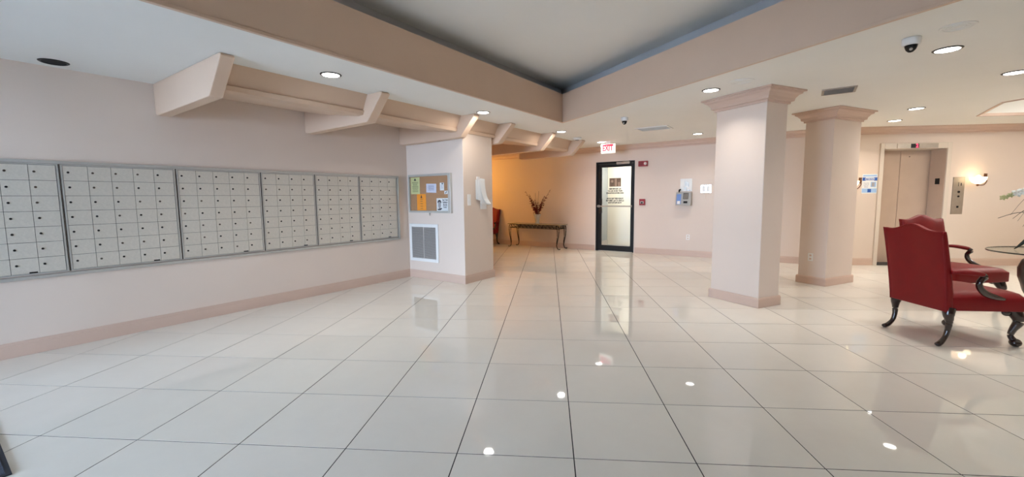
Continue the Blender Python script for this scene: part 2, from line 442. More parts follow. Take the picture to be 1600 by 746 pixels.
# ------------------------------------------------------------------ crown and baseboards
CROWN = [(0,H),(0,H-0.125),(0.014,H-0.125),(0.018,H-0.10),(0.045,H-0.085),(0.055,H-0.05),(0.085,H-0.03),(0.095,H-0.018),(0.10,H-0.016),(0.10,H)]
def neg(pr): return [(-d, z) for d, z in pr]
struct(MB().sweep([v2(L(NALC,SB)), v2(BEND), (XR,YE)], neg(CROWN)).build('trim_4', 'crown'))
BASE = [(0,0.001),(0,0.13),(0.008,0.13),(0.013,0.118),(0.014,0.105),(0.018,0.10),(0.018,0.001)]
def baseboard(name, pts, parent=None):
    o = MB().sweep([v2(p) if isinstance(p, Vector) else p for p in pts], neg(BASE)).build(name, 'crown', parent)
    if not parent: struct(o)
    return o
baseboard('baseboard_left', [L(NW,SR+0.1), L(NW,SP0), L(NP,SP0), L(NP,SP1), L(NALC,SP1)])
baseboard('baseboard_back', [L(NALC,SP1+0.03), L(NALC,SB), L(DN0-0.03,SB)])
baseboard('baseboard_center', [L(DN1+0.03,SB), BEND, (EX0-0.075,YE)])
baseboard('baseboard_right', [(EX1+0.075,YE), (XR,YE), v2(RR+Vector((0,0.3,0)))])

# ------------------------------------------------------------------ free-standing square columns
def column(x0, x1, y0, y1, label):
    c = Rr((x0+x1)/2, (y0+y1)/2); hx = (x1-x0)/2; hy = (y1-y0)/2
    t = thing('column', label, 'column', c, ROT_R, 'square columns with moulded capitals')
    B(-hx,hx,-hy,hy,0,H-0.002).build('shaft', 'wall', t, bevel=0.008)
    sq = [(-hx,-hy),(-hx,hy),(hx,hy),(hx,-hy)]
    e = 0.002
    cap = [(0,H-e),(0,H-0.15),(0.018,H-0.15),(0.02,H-0.128),(0.045,H-0.118),(0.05,H-0.09),(0.075,H-0.055),(0.10,H-0.04),(0.105,H-0.02),(0.13,H-0.018),(0.13,H-e)]
    MB().sweep(sq, cap, True).build('capital', 'crown', t)
    MB().sweep(sq, [(0,0.001),(0,0.115),(0.010,0.115),(0.018,0.10),(0.018,0.001)], True).build('baseboard', 'crown', t)
    return t
column(3.515, 3.885, 1.475, 2.13, 'nearest square white column with pink moulded capital, left of the red armchairs')
column(5.46, 6.13, 1.82, 2.20, 'farther square column, between the near column and the elevator')

# ------------------------------------------------------------------ ceiling brackets and the slanted valance over the mailboxes
BR = [(-0.28, -0.17), (1.29, 1.405), (2.875, 2.99), (3.79, 3.91), (5.12, 5.25), (6.36, 6.50)]
blab = ['first and largest ceiling bracket, nearest, over the second mailbox bank',
        'second ceiling bracket from the left, ahead of the slanted valance',
        'third ceiling bracket, directly above the bulletin board pilaster front',
        'fourth ceiling bracket, just beyond the pilaster side',
        'fifth ceiling bracket, brightly lit on its slanted end by a downlight',
        'farthest ceiling bracket, smallest, beside the smoke detector']
def nz_prism(poly, s0, s1):       # polygon in (n,z), extruded along s
    b = MB(); k = len(poly)
    b.v = [(n,s0,z) for n,z in poly]+[(n,s1,z) for n,z in poly]
    b.f = [tuple(range(k)), tuple(range(k,2*k))]+[(i,(i+1)%k,k+(i+1)%k,k+i) for i in range(k)]
    return b
for i, (a, c) in enumerate(BR):
    pts = [(NW+0.001,H),(-3.02,H),(-3.00,H-0.02),(-3.275,2.205),(-3.30,2.198),(-4.54,2.185),(NW+0.001,2.20)]
    if i == 3: pts = pts
    o = nz_prism(pts, a, c).build('ceiling_bracket', 'trim', bevel=0.008)
    o.rotation_euler = (0,0,ROT_L); o['label'] = blab[i]; o['category'] = 'bracket'; o['group'] = 'row of slanted brackets under the ceiling'
vlab = ['slanted valance board between the first and second ceiling brackets', 'slanted valance board between the second and third ceiling brackets',
        'short valance board above the pilaster, between the third and fourth brackets', 'valance board between the fourth and fifth ceiling brackets',
        'last valance board, between the fifth and sixth ceiling brackets']
for i in range(5):
    a = BR[i][1]; c = BR[i+1][0]
    full_ = [(-3.255,H),(-3.345,2.335),(-3.325,2.328),(-3.345,2.288),(-3.44,2.282),(-4.0,2.36),(NW+0.001,2.47),(NW+0.001,H)]
    if i == 2: full_ = [(-3.255,H),(-3.345,2.335),(-3.325,2.328),(-3.345,2.288),(-3.358,2.288),(-3.358,H)]
    o = nz_prism(full_, a, c).build('valance_board', 'trim')
    o.rotation_euler = (0,0,ROT_L); o['label'] = vlab[i]; o['category'] = 'valance'; o['group'] = 'slanted valance boards between the brackets'

# ------------------------------------------------------------------ mailboxes
BANKS = [(-1.865,-1.012,5), (-1.005,-0.162,5), (-0.155,0.685,5), (0.692,1.378,4), (1.385,2.068,4), (2.075,2.772,4)]
MZ0, MZ1 = 0.695, 1.655
bl = ['leftmost grey metal mailbox bank, cut off by the left picture edge', 'second mailbox bank from the left, five doors wide, below the black ceiling hole',
      'third mailbox bank from the left, five doors wide, under the first bracket', 'fourth mailbox bank, four doors wide, right of the wider banks',
      'fifth mailbox bank from the left, second from the right end', 'sixth mailbox bank, rightmost, next to the bulletin board pilaster']
random.seed(3)
lock_mesh = {}
def lockm(mt):
    if mt not in lock_mesh:
        lock_mesh[mt] = MB().cyl((0,0), 0.0095, 0, 0.005, 8, M=Matrix.Rotation(PI/2, 4, 'Y')).mesh('lock', mt)
    return lock_mesh[mt]
door_mesh = {}
for bi, (s0, s1, nc) in enumerate(BANKS):
    t = thing('mailbox_bank', bl[bi], 'mailboxes', L(NW, (s0+s1)/2, MZ0), ROT_L, 'wall mailbox banks')
    hw = (s1-s0)/2; hh = MZ1-MZ0
    B(0.0, 0.012, -hw, hw, 0, hh).build('backing', 'dark_gap', t)
    f = MB(); e = 0.012
    f.box(0.012,0.026,-hw,-hw+e,0,hh); f.box(0.012,0.026,hw-e*1.6,hw-0.006,0,hh); f.box(0.012,0.026,-hw+e,hw-e*1.6,0,0.010); f.box(0.012,0.026,-hw+e,hw-e*1.6,hh-0.010,hh)
    f.build('frame', 'steel_frame', t)
    w = (2*hw-e*2.6-0.004)/nc; h = (hh-0.022)/7
    key = (round(w,4))
    if key not in door_mesh:
        door_mesh[key] = MB().box(-0.002,0.008,-w/2+0.0016,w/2-0.0016,-h/2+0.0016,h/2-0.0016).mesh('mailbox_door', 'steel_door')
    for c in range(nc):
        for r in range(7):
            y = -hw+e+0.001+(c+.5)*w; z = 0.011+(6-r+.5)*h
            d = link('mailbox_door', door_mesh[key], t, loc=(0.0155+random.uniform(0,0.0015), y, z))
            k = random.random()
            link('lock', lockm('lock' if k < 0.3 else 'lock_dark'), d, loc=(0.008, -w*0.30+random.uniform(-0.002,0.002), 0.008))
    B(0.024,0.0265,hw*0.42,hw*0.42+0.05,0.012,0.024).build('label_plate', 'black', t)
t = thing('mailbox_surround', 'long grey metal trim frame running around all the mailbox banks', 'frame', L(NW, 0.453, 0.655), ROT_L)
a0, a1 = -1.90-0.453, 2.81-0.453
ms = MB()
ms.box(0,0.032,a0,a1,1.002,1.030).box(0,0.032,a0,a1,0,0.028)
ms.build('rail', 'steel_frame', t, bevel=0.003)
ms = MB(); ms.box(0,0.032,a1-0.030,a1,0.028,1.002).box(0,0.032,a0,a0+0.03,0.028,1.002); ms.build('stile', 'steel_frame', t, bevel=0.003)
ms = MB(); ms.box(0,0.018,a0+0.03,a1-0.03,1.0,1.002+0.0); ms = None

# ------------------------------------------------------------------ pilaster front: bulletin board, return-air grille
BN0, BN1, BZ0, BZ1 = -4.53, -3.585, 1.09, 1.705
bw = BN1-BN0; bh = BZ1-BZ0
t = thing('bulletin_board', 'silver-framed cork bulletin board with notices on the pilaster', 'notice board', L(BN0, SP0, BZ0), ROT_L)
B(0.03,bw-0.04,-0.022,0,0.03,bh-0.03).build('cork_panel', 'cork', t)
f = MB(); f.box(0,0.03,-0.05,0,0,bh); f.box(bw-0.055,bw,-0.05,0,0,bh); f.box(0.03,bw-0.055,-0.05,0,0,0.032); f.box(0.03,bw-0.055,-0.05,0,bh-0.035,bh)
f.build('frame', 'steel_frame', t, bevel=0.004)
B(0.03,bw-0.055,-0.041,-0.038,0.032,bh-0.035).build('glass_pane', 'glass', t)
lk = MB(); lk.cyl((0,0),0.012,0,0.02,10,M=Matrix.Translation((bw*0.5,-0.03,-0.02))); lk.box(bw*0.5-0.006,bw*0.5+0.006,-0.035,-0.025,-0.045,-0.01); lk.build('lock', 'chrome', t)
def note(u0, u1, va, vb, mt, name, label, tilt=0.0):
    o = thing(name, label, 'notice', L(BN0+bw*(u0+u1)/2, SP0, BZ1-bh*(va+vb)/2), ROT_L, 'notices pinned in the bulletin board')
    hw = bw*(u1-u0)/2; hh = bh*(vb-va)/2
    R = Matrix.Rotation(tilt, 4, 'Y')
    MB().box(-hw,hw,-0.0245,-0.0228,-hh,hh,M=R).build('sheet', mt, o)
    return o, hw, hh
def rows(o, hw, hh, zs, mt, wfac=0.75, th=0.004, seed=1):
    rr = random.Random(seed); b = MB()
    for z in zs:
        ww = hw*wfac*rr.uniform(0.7,1.0); b.box(-ww, ww, -0.0256, -0.0246, hh*z-th/2, hh*z+th/2)
    b.build('print', mt, o)
o, hw, hh = note(.045,.265,.07,.51,'paper_yellow','notice_sheet','pale yellow-green notice, top left in the bulletin board')
rows(o, hw, hh, [0.42,0.3,0.18,0.06,-0.06,-0.18,-0.3,-0.45,-0.6,-0.72], 'ink_olive', 0.72, 0.007, 2)
MB().prism([(-0.028,0.60*hh),(0.028,0.60*hh),(0.012,0.80*hh),(0,0.9*hh),(-0.012,0.80*hh)],0.0246,0.0258,M=Matrix(((1,0,0,0),(0,0,-1,0),(0,1,0,0),(0,0,0,1)))).build('emblem','ink',o)
o, hw, hh = note(.19,.41,.51,.945,'paper_orange','notice_sheet','bright orange notice, lower left in the bulletin board')
rows(o, hw, hh, [0.36,0.12,-0.18,-0.46,-0.74], 'ink', 0.28, 0.006, 5)
MB().prism([(-0.022,0.52*hh),(0.022,0.52*hh),(0.010,0.72*hh),(0,0.92*hh),(-0.010,0.72*hh)],0.0246,0.0258,M=Matrix(((1,0,0,0),(0,0,-1,0),(0,1,0,0),(0,0,0,1)))).build('emblem','ink',o)
o, hw, hh = note(.425,.66,.25,.48,'paper_cool','notice_sheet','white landscape notice in the middle of the bulletin board',0.03)
rows(o, hw, hh, [0.6,0.4,0.2,0.0,-0.2,-0.4], 'ink_blue', 0.75, 0.005, 4)
o, hw, hh = note(.745,.838,.235,.43,'paper','notice_sheet','small white hanging tag pinned right in the bulletin board')
MB().cyl((0,0),0.012,0.0246,0.030,10,M=Matrix.Translation((0.012,0,hh*0.75))@Matrix.Rotation(PI/2,4,'X')).build('pin','ink',o)
rows(o, hw, hh, [0.3,0.0,-0.35], 'ink_blue', 0.5, 0.005, 4)
o, hw, hh = note(.842,.925,.44,.52,'paper','notice_sheet','tiny white card with a black mark, right edge of the bulletin board')
MB().box(-0.022,0.022,-0.0256,-0.0246,-0.006,0.006,M=Matrix.Rotation(-0.7,4,'Y')).build('print','ink',o)
o, hw, hh = note(.66,.942,.625,.955,'paper','notice_sheet','black and white poster with a man\'s head, lower right in the bulletin board')
XZ = Matrix(((1,0,0,0),(0,0,-1,0),(0,1,0,0),(0,0,0,1)))
def ell(cx, cz, rx, rz, n=16, a0=0, a1=2*PI): return [(cx+rx*math.cos(a0+(a1-a0)*i/n), cz+rz*math.sin(a0+(a1-a0)*i/n)) for i in range(n+(0 if a1-a0>6.2 else 1))]
px0 = -hw*0.52
MB().prism(ell(px0,0.0,0.033,0.060),0.0246,0.0254,M=XZ).build('face','portrait_grey',o)
MB().prism(ell(px0,0.030,0.042,0.046,12,0,PI)+[(px0-0.033,0.025),(px0-0.02,0.045),(px0+0.02,0.045),(px0+0.030,0.020)],0.0254,0.0262,M=XZ).build('hair','ink',o)
MB().prism([(px0-0.05,-0.072),(px0-0.01,-0.062),(px0+0.045,-0.05),(px0+0.055,-0.062),(px0+0.02,-0.085),(px0-0.03,-0.088)],0.0246,0.0254,M=XZ).build('collar','ink',o)
for q,(tx,sz) in enumerate([('Fast Track',0.031),('Residents',0.031),('Sign in online',0.019),('ask the office',0.019),('for a form',0.019)]):
    text_obj('print', tx, sz, 'ink', o, Matrix.Translation((hw*0.38,-0.0254,hh*(0.72-0.33*q if q<2 else 0.62-0.26*q)+0.0))@FACE_NEG_Y, bold=0.0012, squeeze=0.85)

GN_0, GN_1, GZ0, GZ1 = -4.565, -3.905, 0.285, 0.905
gw = GN_1-GN_0; gh = GZ1-GZ0
t = thing('return_air_grille', 'white-framed grey louvred air grille below the bulletin board', 'vent', L(GN_0, SP0, GZ0), ROT_L)
e = 0.052
B(e,gw-e,-0.004,0,e,gh-e).build('backing','grille_back',t)
f = MB(); f.box(0,e,-0.018,0,0,gh); f.box(gw-e,gw,-0.018,0,0,gh); f.box(e,gw-e,-0.018,0,0,e); f.box(e,gw-e,-0.018,0,gh-e,gh); f.build('frame','white_plastic',t,bevel=0.004)
B(gw/2-0.007,gw/2+0.007,-0.017,-0.002,e,gh-e).build('mullion','grille_slat',t)
b = MB(); ns = 30
for k in range(ns):
    z = e+(k+.5)*(gh-2*e)/ns
    for x0, x1 in ((e,gw/2-0.007),(gw/2+0.007,gw-e)):
        b.box(x0,x1,-0.0075,0.0075,-0.001,0.001,M=Matrix.Translation((0,-0.010,z))@Matrix.Rotation(0.75,4,'X'))
b.build('louvre','grille_slat',t,kind='stuff')

# pilaster side face (n = NP), things stick out along +n
def side(name, label, cat, s, z): return thing(name, label, cat, L(NP, s, z), ROT_L)
t = side('switch_plate', 'blank cream wall plate on the pilaster side, left of the papers', 'wall plate', 3.14, 1.29)
B(0,0.007,-0.037,0.037,-0.085,0.085).build('plate','white_plastic',t,bevel=0.002)
B(0.007,0.011,-0.010,0.010,-0.02,0.02).build('toggle','white_plastic',t)
t = side('wall_outlet', 'cream outlet plate below the hanging papers on the pilaster', 'outlet', 3.50, 1.20)
B(0,0.007,-0.09,0.06,-0.06,0.06).build('plate','white_plastic',t,bevel=0.002)
B(0.007,0.009,-0.06,-0.03,-0.035,0.035).build('socket','white_plastic',t)
B(0.007,0.009,0.0,0.03,-0.035,0.035).build('socket','white_plastic',t)
t = side('paper_stack', 'curled stack of white papers hanging on the pilaster side', 'papers', 3.36, 1.45)
rr = random.Random(5)
for k in range(7):
    b = MB(); n_ = 10; wv = 0.105; x0 = 0.008+0.006*k
    y0 = -0.07+0.020*k*rr.uniform(0.4,1); top = 0.175-rr.uniform(0,0.03); bot = -0.165-0.010*k+rr.uniform(-0.03,0.02)
    pts = []
    for q in range(n_+1):
        u = q/n_; z = top+(bot-top)*u; x = x0+0.05*(k/7)*u*u+(0.03*max(0,u-0.75)*4 if k > 4 else 0); pts.append((x, y0+0.06*u*u*(k/6), z))
    vs = []
    for (x,y,z) in pts: vs += [(x,y,z),(x+0.01,y+wv,z-0.01),(x+0.0115,y+wv,z-0.01),(x+0.0015,y,z)]
    fs = [(0,1,2,3)[::-1], tuple(4*n_+i for i in range(4))]
    for q in range(n_):
        for i in range(4): fs.append((4*q+i,4*q+(i+1)%4,4*(q+1)+(i+1)%4,4*(q+1)+i))
    b.add(vs, fs).build('sheet','paper' if k % 2 else 'white_plastic',t)
B(0,0.012,-0.03,0.03,0.14,0.20).build('clip','white_plastic',t)

# ------------------------------------------------------------------ glass door in the back wall and the corridor behind it
dw = DN1-DN0
door = bpy.data.objects.new('door_1', None); COL.objects.link(door); door.location = L(DN0, SB, 0); door.rotation_euler = (0,0,ROT_L); door['kind'] = 'structure'
f = MB(); f.box(0,0.05,-0.012,0.09,0,DZ); f.box(dw-0.03,dw,-0.012,0.09,0,DZ); f.box(0.05,dw-0.03,-0.012,0.09,DZ-0.055,DZ); f.build('door_frame','black',door,bevel=0.003)
f = MB(); f.box(0.052,0.14,0.0,0.045,0.012,DZ-0.06); f.box(dw-0.085,dw-0.032,0.0,0.045,0.012,DZ-0.06); f.box(0.14,dw-0.085,0.0,0.045,0.012,0.14); f.box(0.14,dw-0.085,0.0,0.045,DZ-0.13,DZ-0.06); f.build('door_leaf','black',door,bevel=0.003)
gp = B(0.14,dw-0.085,0.018,0.026,0.14,DZ-0.13).build('glass_pane','glass',door)
f = MB(); f.box(0.05,dw-0.04,-0.055,-0.035,1.075,1.105); f.box(0.06,0.11,-0.05,0,1.06,1.12); f.box(dw-0.075,dw-0.045,-0.05,0,1.065,1.115); f.build('push_bar','steel',door,bevel=0.003)
f = MB(); f.box(0.09,0.165,-0.03,0.0,1.14,1.27); f.box(0.09,0.165,-0.03,0.0,0.92,1.04); f.build('latch','black_metal',door,bevel=0.004)
f = MB(); f.box(dw-0.42,dw-0.10,-0.06,-0.012,DZ-0.075,DZ-0.02); f.build('door_closer','steel',door,bevel=0.004); 
MB().tube([(dw-0.30,-0.06,DZ-0.03),(dw-0.2,-0.09,DZ-0.015),(dw-0.12,-0.05,DZ-0.01)],0.008).build('closer_arm','steel',door)
# flat print on the glass, seen from its back (mirrored); plaque picture
B(0.335,0.62,0.012,0.0175,1.555,1.755).build('plaque','brown_plaque',door)
f = MB(); f.box(0.47,0.52,0.010,0.012,1.565,1.74); f.prism(ell(0.405,1.68,0.028,0.032),-0.012,-0.010,M=XZ); f.box(0.55,0.60,0.010,0.012,1.565,1.66); f.build('plaque_relief','plaque_light',door)
for z, tx, sz in [(1.50,'ALL DELIVERYMEN',0.047),(1.45,'MUST USE IN OR OUT',0.047),(1.40,'REAR SERVICE ENTRANCE',0.047),(1.27,'PLEASE KEEP THIS DOOR',0.047),(1.22,'CLOSED AT ALL TIMES FOR',0.047),(1.17,'YOUR PROTECTION',0.047)]:
    text_obj('print', tx, sz, 'ink', door, Matrix.Translation((0.475,0.0165,z))@FACE_NEG_Y, mirror=True, bold=0.0022, squeeze=0.78)
# corridor
CN0, CN1, CS1 = -3.62, -1.7, 9.25
def Lbox(name, n0, n1, s0, s1, z0, z1, mt):
    o = B(n0,n1,s0,s1,z0,z1).build(name, mt); o.rotation_euler = (0,0,ROT_L); return struct(o)
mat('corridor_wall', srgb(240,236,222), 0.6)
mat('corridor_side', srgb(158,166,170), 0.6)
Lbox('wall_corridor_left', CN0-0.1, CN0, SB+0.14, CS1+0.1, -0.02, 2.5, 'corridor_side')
Lbox('wall_corridor_back', CN0, CN1, CS1, CS1+0.1, -0.02, 2.5, 'corridor_wall')
Lbox('wall_corridor_right', CN1, CN1+0.1, SB+0.14, CS1+0.1, -0.02, 2.5, 'corridor_wall')
Lbox('ceiling_corridor', CN0-0.1, CN1+0.1, SB+0.14, CS1+0.1, 2.5, 2.55, 'ceil')
Lbox('floor_corridor', CN0-0.1, CN1+0.1, SB, CS1+0.1, -0.10, 0.0, 'outside_ground')
Lbox('baseboard_corridor', CN0, CN0+0.015, SB+0.2, CS1, 0.001, 0.13, 'grille_slat')
t = thing('corridor_ceiling_light', 'ceiling lamp in the bright corridor behind the glass door', 'ceiling light', L(-2.75, 8.65, 2.5), ROT_L)
B(-0.30,0.30,-0.15,0.15,-0.03,-0.001).build('housing','white_plastic',t)
B(-0.28,0.28,-0.13,0.13,-0.036,-0.03).build('diffuser','lens_emit',t)
def area_lamp(parent, name, loc, size, watts, col, shape='DISK', sy=None, rot=None, spread=None):
    l = bpy.data.lights.new(name, 'AREA'); l.shape = shape; l.size = size; l.energy = watts; l.color = col
    if sy: l.size_y = sy
    if spread: l.spread = math.radians(spread)
    o = bpy.data.objects.new(name, l); COL.objects.link(o); o.parent = parent; o.location = loc
    if rot: o.rotation_euler = rot
    return o
area_lamp(t, 'lamp', (0,0,-0.04), 0.5, 26, (1,0.97,0.88), 'RECTANGLE', 0.25)

# ------------------------------------------------------------------ things on the back wall
def on_back(name, label, cat, n, z): return thing(name, label, cat, L(n, SB, z), ROT_L)
t = on_back('fire_alarm_strobe', 'red fire alarm horn with clear strobe, right above the glass door', 'fire alarm', -2.21, 2.055)
B(-0.105,0.105,-0.05,0,-0.06,0.06).build('body','red_plastic',t,bevel=0.006)
MB().cyl((0,0),0.034,0,0.03,16,r1=0.02,M=Matrix.Translation((0.055,-0.05,0))@Matrix.Rotation(PI/2,4,'X')).build('strobe_lens','white_plastic',t)
b = MB()
for k in range(5): b.box(-0.09,0.0,-0.053,-0.05,-0.042+k*0.018,-0.036+k*0.018)
b.build('horn_slots','black',t)
t = on_back('fire_alarm_pull', 'small red fire alarm pull station right of the glass door', 'fire alarm', -2.215, 1.185)
B(-0.065,0.065,-0.045,0,-0.072,0.072).build('body','red_plastic',t,bevel=0.005)
MB().box(-0.04,0.04,-0.055,-0.045,-0.035,0.02).build('handle','white_plastic' if False else 'steel',t,bevel=0.003)
B(-0.02,0.02,-0.06,-0.055,-0.03,0.0).build('grip','black',t)
# pay phone
t = on_back('intercom_phone', 'grey wall telephone box with blue card panel, right of the glass door', 'telephone', -1.30, 1.11)
pr = [(-0.09,0.0),(-0.15,0.0),(-0.105,0.275),(-0.0,0.285),(0.0,0.0)]
b = MB(); pr = [(0.0,0.0),(-0.155,0.0),(-0.10,0.285),(0.0,0.285)]
b.v = [(-0.155,y,z) for y,z in pr]+[(0.155,y,z) for y,z in pr]; b.f = [(0,1,2,3),(7,6,5,4)]+[(i,(i+1)%4,4+(i+1)%4,4+i) for i in range(4)]
b.build('body','phone_grey',t,bevel=0.008)
TL = Matrix.Translation((0,-0.155,0)) @ Matrix.Rotation(-math.atan2(0.055,0.285),4,'X')
MB().box(-0.135,-0.045,-0.004,0.0,0.03,0.25,M=TL).build('card_panel','phone_blue',t)
MB().box(-0.12,-0.06,-0.006,-0.004,0.035,0.10,M=TL).build('screen','white_plastic',t)
MB().box(0.0,0.10,-0.008,0.0,0.14,0.27,M=TL).build('keypad','black',t)
b = MB()
for i in range(3):
    for j in range(4): b.box(0.012+i*0.029,0.033+i*0.029,-0.012,-0.008,0.15+j*0.029,0.171+j*0.029,M=TL)
b.build('keys','steel',t)
MB().box(0.01,0.09,-0.007,0.0,0.05,0.095,M=TL).build('coin_slot','black',t)
MB().tube([(-0.10,-0.06,0.285),(-0.10,-0.065,0.33),(-0.07,-0.06,0.345)],0.018,8).build('handset','black',t)
t = on_back('notice_plate', 'glossy printed plate on the wall above the telephone box', 'sign', -1.275, 1.55)
B(-0.12,0.12,-0.012,0,-0.135,0.135).build('plate','paper',t)
b = MB(); b.box(-0.03,0.02,-0.014,-0.012,-0.02,0.08); b.box(0.03,0.06,-0.014,-0.012,-0.04,0.06); b.box(-0.04,0.0,-0.014,-0.012,-0.10,-0.05); b.box(0.03,0.09,-0.014,-0.012,-0.125,-0.105); b.build('print','phone_grey',t)
t = on_back('light_switches', 'bright polished double switch plate right of the telephone box', 'switch', -0.875, 1.46)
B(-0.105,0.105,-0.012,0,-0.085,0.085).build('plate','chrome',t,bevel=0.003)
B(-0.07,-0.02,-0.024,-0.012,-0.06,0.06).build('rocker','white_plastic',t,bevel=0.004)
B(0.02,0.07,-0.024,-0.012,-0.06,0.06).build('rocker','white_plastic',t,bevel=0.004)
t = on_back('blank_plate', 'flat cream double plate below the polished switches', 'wall plate', -0.875, 1.30)
B(-0.105,0.105,-0.005,0,-0.055,0.055).build('plate','wall',t)
B(-0.003,0.003,-0.0065,-0.005,-0.05,0.05).build('joint','trim',t)
t = on_back('wall_outlet', 'small cream outlet low on the back wall under the phone', 'outlet', -1.21, 0.42)
B(-0.035,0.035,-0.006,0,-0.057,0.057).build('plate','white_plastic',t,bevel=0.002)
B(-0.014,0.014,-0.009,-0.006,0.012,0.038).build('socket','trim',t); B(-0.014,0.014,-0.009,-0.006,-0.038,-0.012).build('socket','trim',t)
# column outlet
oc = Rr(5.46, 2.03, 0.40)
t = thing('wall_outlet', 'small outlet low on the shaded side of the far column', 'outlet', oc, ROT_R)
B(-0.006,0,-0.035,0.035,-0.057,0.057).build('plate','white_plastic',t,bevel=0.002)
B(-0.009,-0.006,-0.014,0.014,0.012,0.038).build('socket','trim',t); B(-0.009,-0.006,-0.014,0.014,-0.038,-0.012).build('socket','trim',t)
# exit sign hanging from the ceiling
t = thing('exit_sign', 'lit white EXIT sign with red letters hanging before the glass door', 'exit sign', L(-2.70, 7.0, 2.255), ROT_L)
B(-0.155,0.155,-0.03,0.03,0,0.195).build('housing','exit_glow',t,bevel=0.006)
B(-0.05,0.05,-0.02,0.02,0.195,H-2.256).build('mount','white_plastic',t)
text_obj('letters','EXIT',0.165,'exit_red',t,Matrix.Translation((0,-0.032,0.10))@FACE_NEG_Y,bold=0.005,squeeze=0.72,ext=0.001)
B(-0.12,0.12,-0.033,-0.0305,0.155,0.185).build('red_band','exit_red',t)

# ------------------------------------------------------------------ console table, vase and flowers
t = thing('console_table', 'wrought-iron console table with stone top against the back wall', 'table', L(-4.92, 7.65, 0), ROT_L)
tw, td, tz = 0.80, 0.205, 0.635
MB().box(-tw,tw,-td,td,tz-0.022,tz).build('tabletop','stone_top',t,bevel=0.006)
b = MB(); za, zb = tz-0.115, tz-0.026; xw, yw = tw-0.07, td-0.02
for z in (za, zb):
    b.tube([(-xw,-yw,z),(xw,-yw,z)],0.009,6); b.tube([(-xw,yw,z),(xw,yw,z)],0.009,6); b.tube([(-xw,-yw,z),(-xw,yw,z)],0.009,6); b.tube([(xw,-yw,z),(xw,yw,z)],0.009,6)
b.build('apron_rail','iron',t)
b = MB(); nn = 11
for k in range(nn):
    x = -xw+0.09+(2*xw-0.18)*(k+.5)/nn; h = (za+zb)/2
    pts = [(x-0.055,-yw,za+0.005),(x-0.02,-yw,zb-0.012),(x+0.02,-yw,za+0.012),(x+0.055,-yw,zb-0.005)]
    b.tube(catmull(pts,4),0.006,5); b.tube(catmull([(p[0],yw,p[2]) for p in pts],4),0.006,5)
    b.tube(catmull([(x-0.055,-yw,zb-0.005),(x,-yw,h+0.01),(x+0.055,-yw,za+0.005)],4),0.004,5)
b.build('apron_scroll','iron',t,kind='stuff')
for sx in (-1,1):
    for sy in (-1,1):
        b = MB(); X = sx*xw; Y = sy*yw
        for off, inn in ((0.0,1),(0.055,0.6)):
            pts = [(X-sx*off,Y,zb),(X-sx*off+sx*0.028,Y,zb-0.09),(X-sx*off*0.6+sx*0.015,Y,0.34),(X-sx*off*0.2-sx*0.03,Y,0.12),(X-sx*0.01,Y,0.03),(X+sx*0.045,Y,0.010),(X+sx*0.062,Y,0.028)]
            b.tube(catmull(pts,5),0.010 if off == 0 else 0.008,6)
        b.tube(catmull([(X-sx*0.03,Y,zb-0.01),(X-sx*0.08,Y,zb-0.05),(X-sx*0.045,Y,zb-0.085),(X-sx*0.02,Y,zb-0.05)],5),0.008,6)
        b.build('leg','iron',t)
t = thing('glass_vase', 'clear pressed-glass vase standing on the console table', 'vase', L(-4.90, 7.64, tz), ROT_L)
MB().lathe([(0.062,0.001),(0.066,0.014),(0.050,0.035),(0.060,0.09),(0.082,0.18),(0.105,0.245),(0.098,0.248),(0.074,0.18),(0.053,0.09),(0.044,0.042),(0.0005,0.035)],20).build('vase_body','glass_vase',t,smooth=True)
t = thing('flower_arrangement', 'spray of dark red blossoms on thin stems in the glass vase', 'flowers', L(-4.90, 7.64, tz+0.045), ROT_L)
rr = random.Random(11)
stems = [(-0.36,0.80,0.0),(-0.28,0.72,0.05),(-0.20,0.64,-0.05),(-0.12,0.58,0.06),(-0.04,0.50,0.0),(0.06,0.52,-0.05),(0.14,0.60,0.06),(0.22,0.68,0.0),(0.38,0.82,0.02),(-0.06,0.76,0.0),(0.05,0.80,0.0)]
sb = MB(); pb = MB()
for k,(dx,hz,dy) in enumerate(stems):
    pts = catmull([(dx*0.03,dy*0.1,0.0),(dx*0.22,dy*0.5,hz*0.38),(dx*0.55,dy,hz*0.70),(dx,dy*1.2,hz)],8)
    sb.tube(pts,0.0032,4)
    for q,p in enumerate(pts):
        u = q/(len(pts)-1)
        if u < 0.36 or k > 8: continue
        for w_ in range(3 if u < 0.75 else 1):
            r = (0.034 if u < 0.75 else 0.020)*rr.uniform(0.7,1.1)
            c = (p.x+rr.uniform(-1,1)*r*1.0, p.y+rr.uniform(-1,1)*r, p.z+rr.uniform(-1,1)*r)
            a = rr.uniform(0,PI)
            for g in range(3):
                Mx = Matrix.Translation(c)@Matrix.Rotation(a+g*2.1,4,'Z')@Matrix.Rotation(rr.uniform(0.2,1.3),4,'Y')
                pb.add([(0,0,0),(r*0.6,-r*0.45,r*0.12),(r*1.2,0,r*0.3),(r*0.6,r*0.45,r*0.12),(r*0.5,0,-r*0.12)],[(0,1,4),(1,2,4),(2,3,4),(3,0,4),(0,3,2,1)],Mx)
sb.build('stem','stem',t); pb.build('blossom','petal_red',t,kind='stuff')

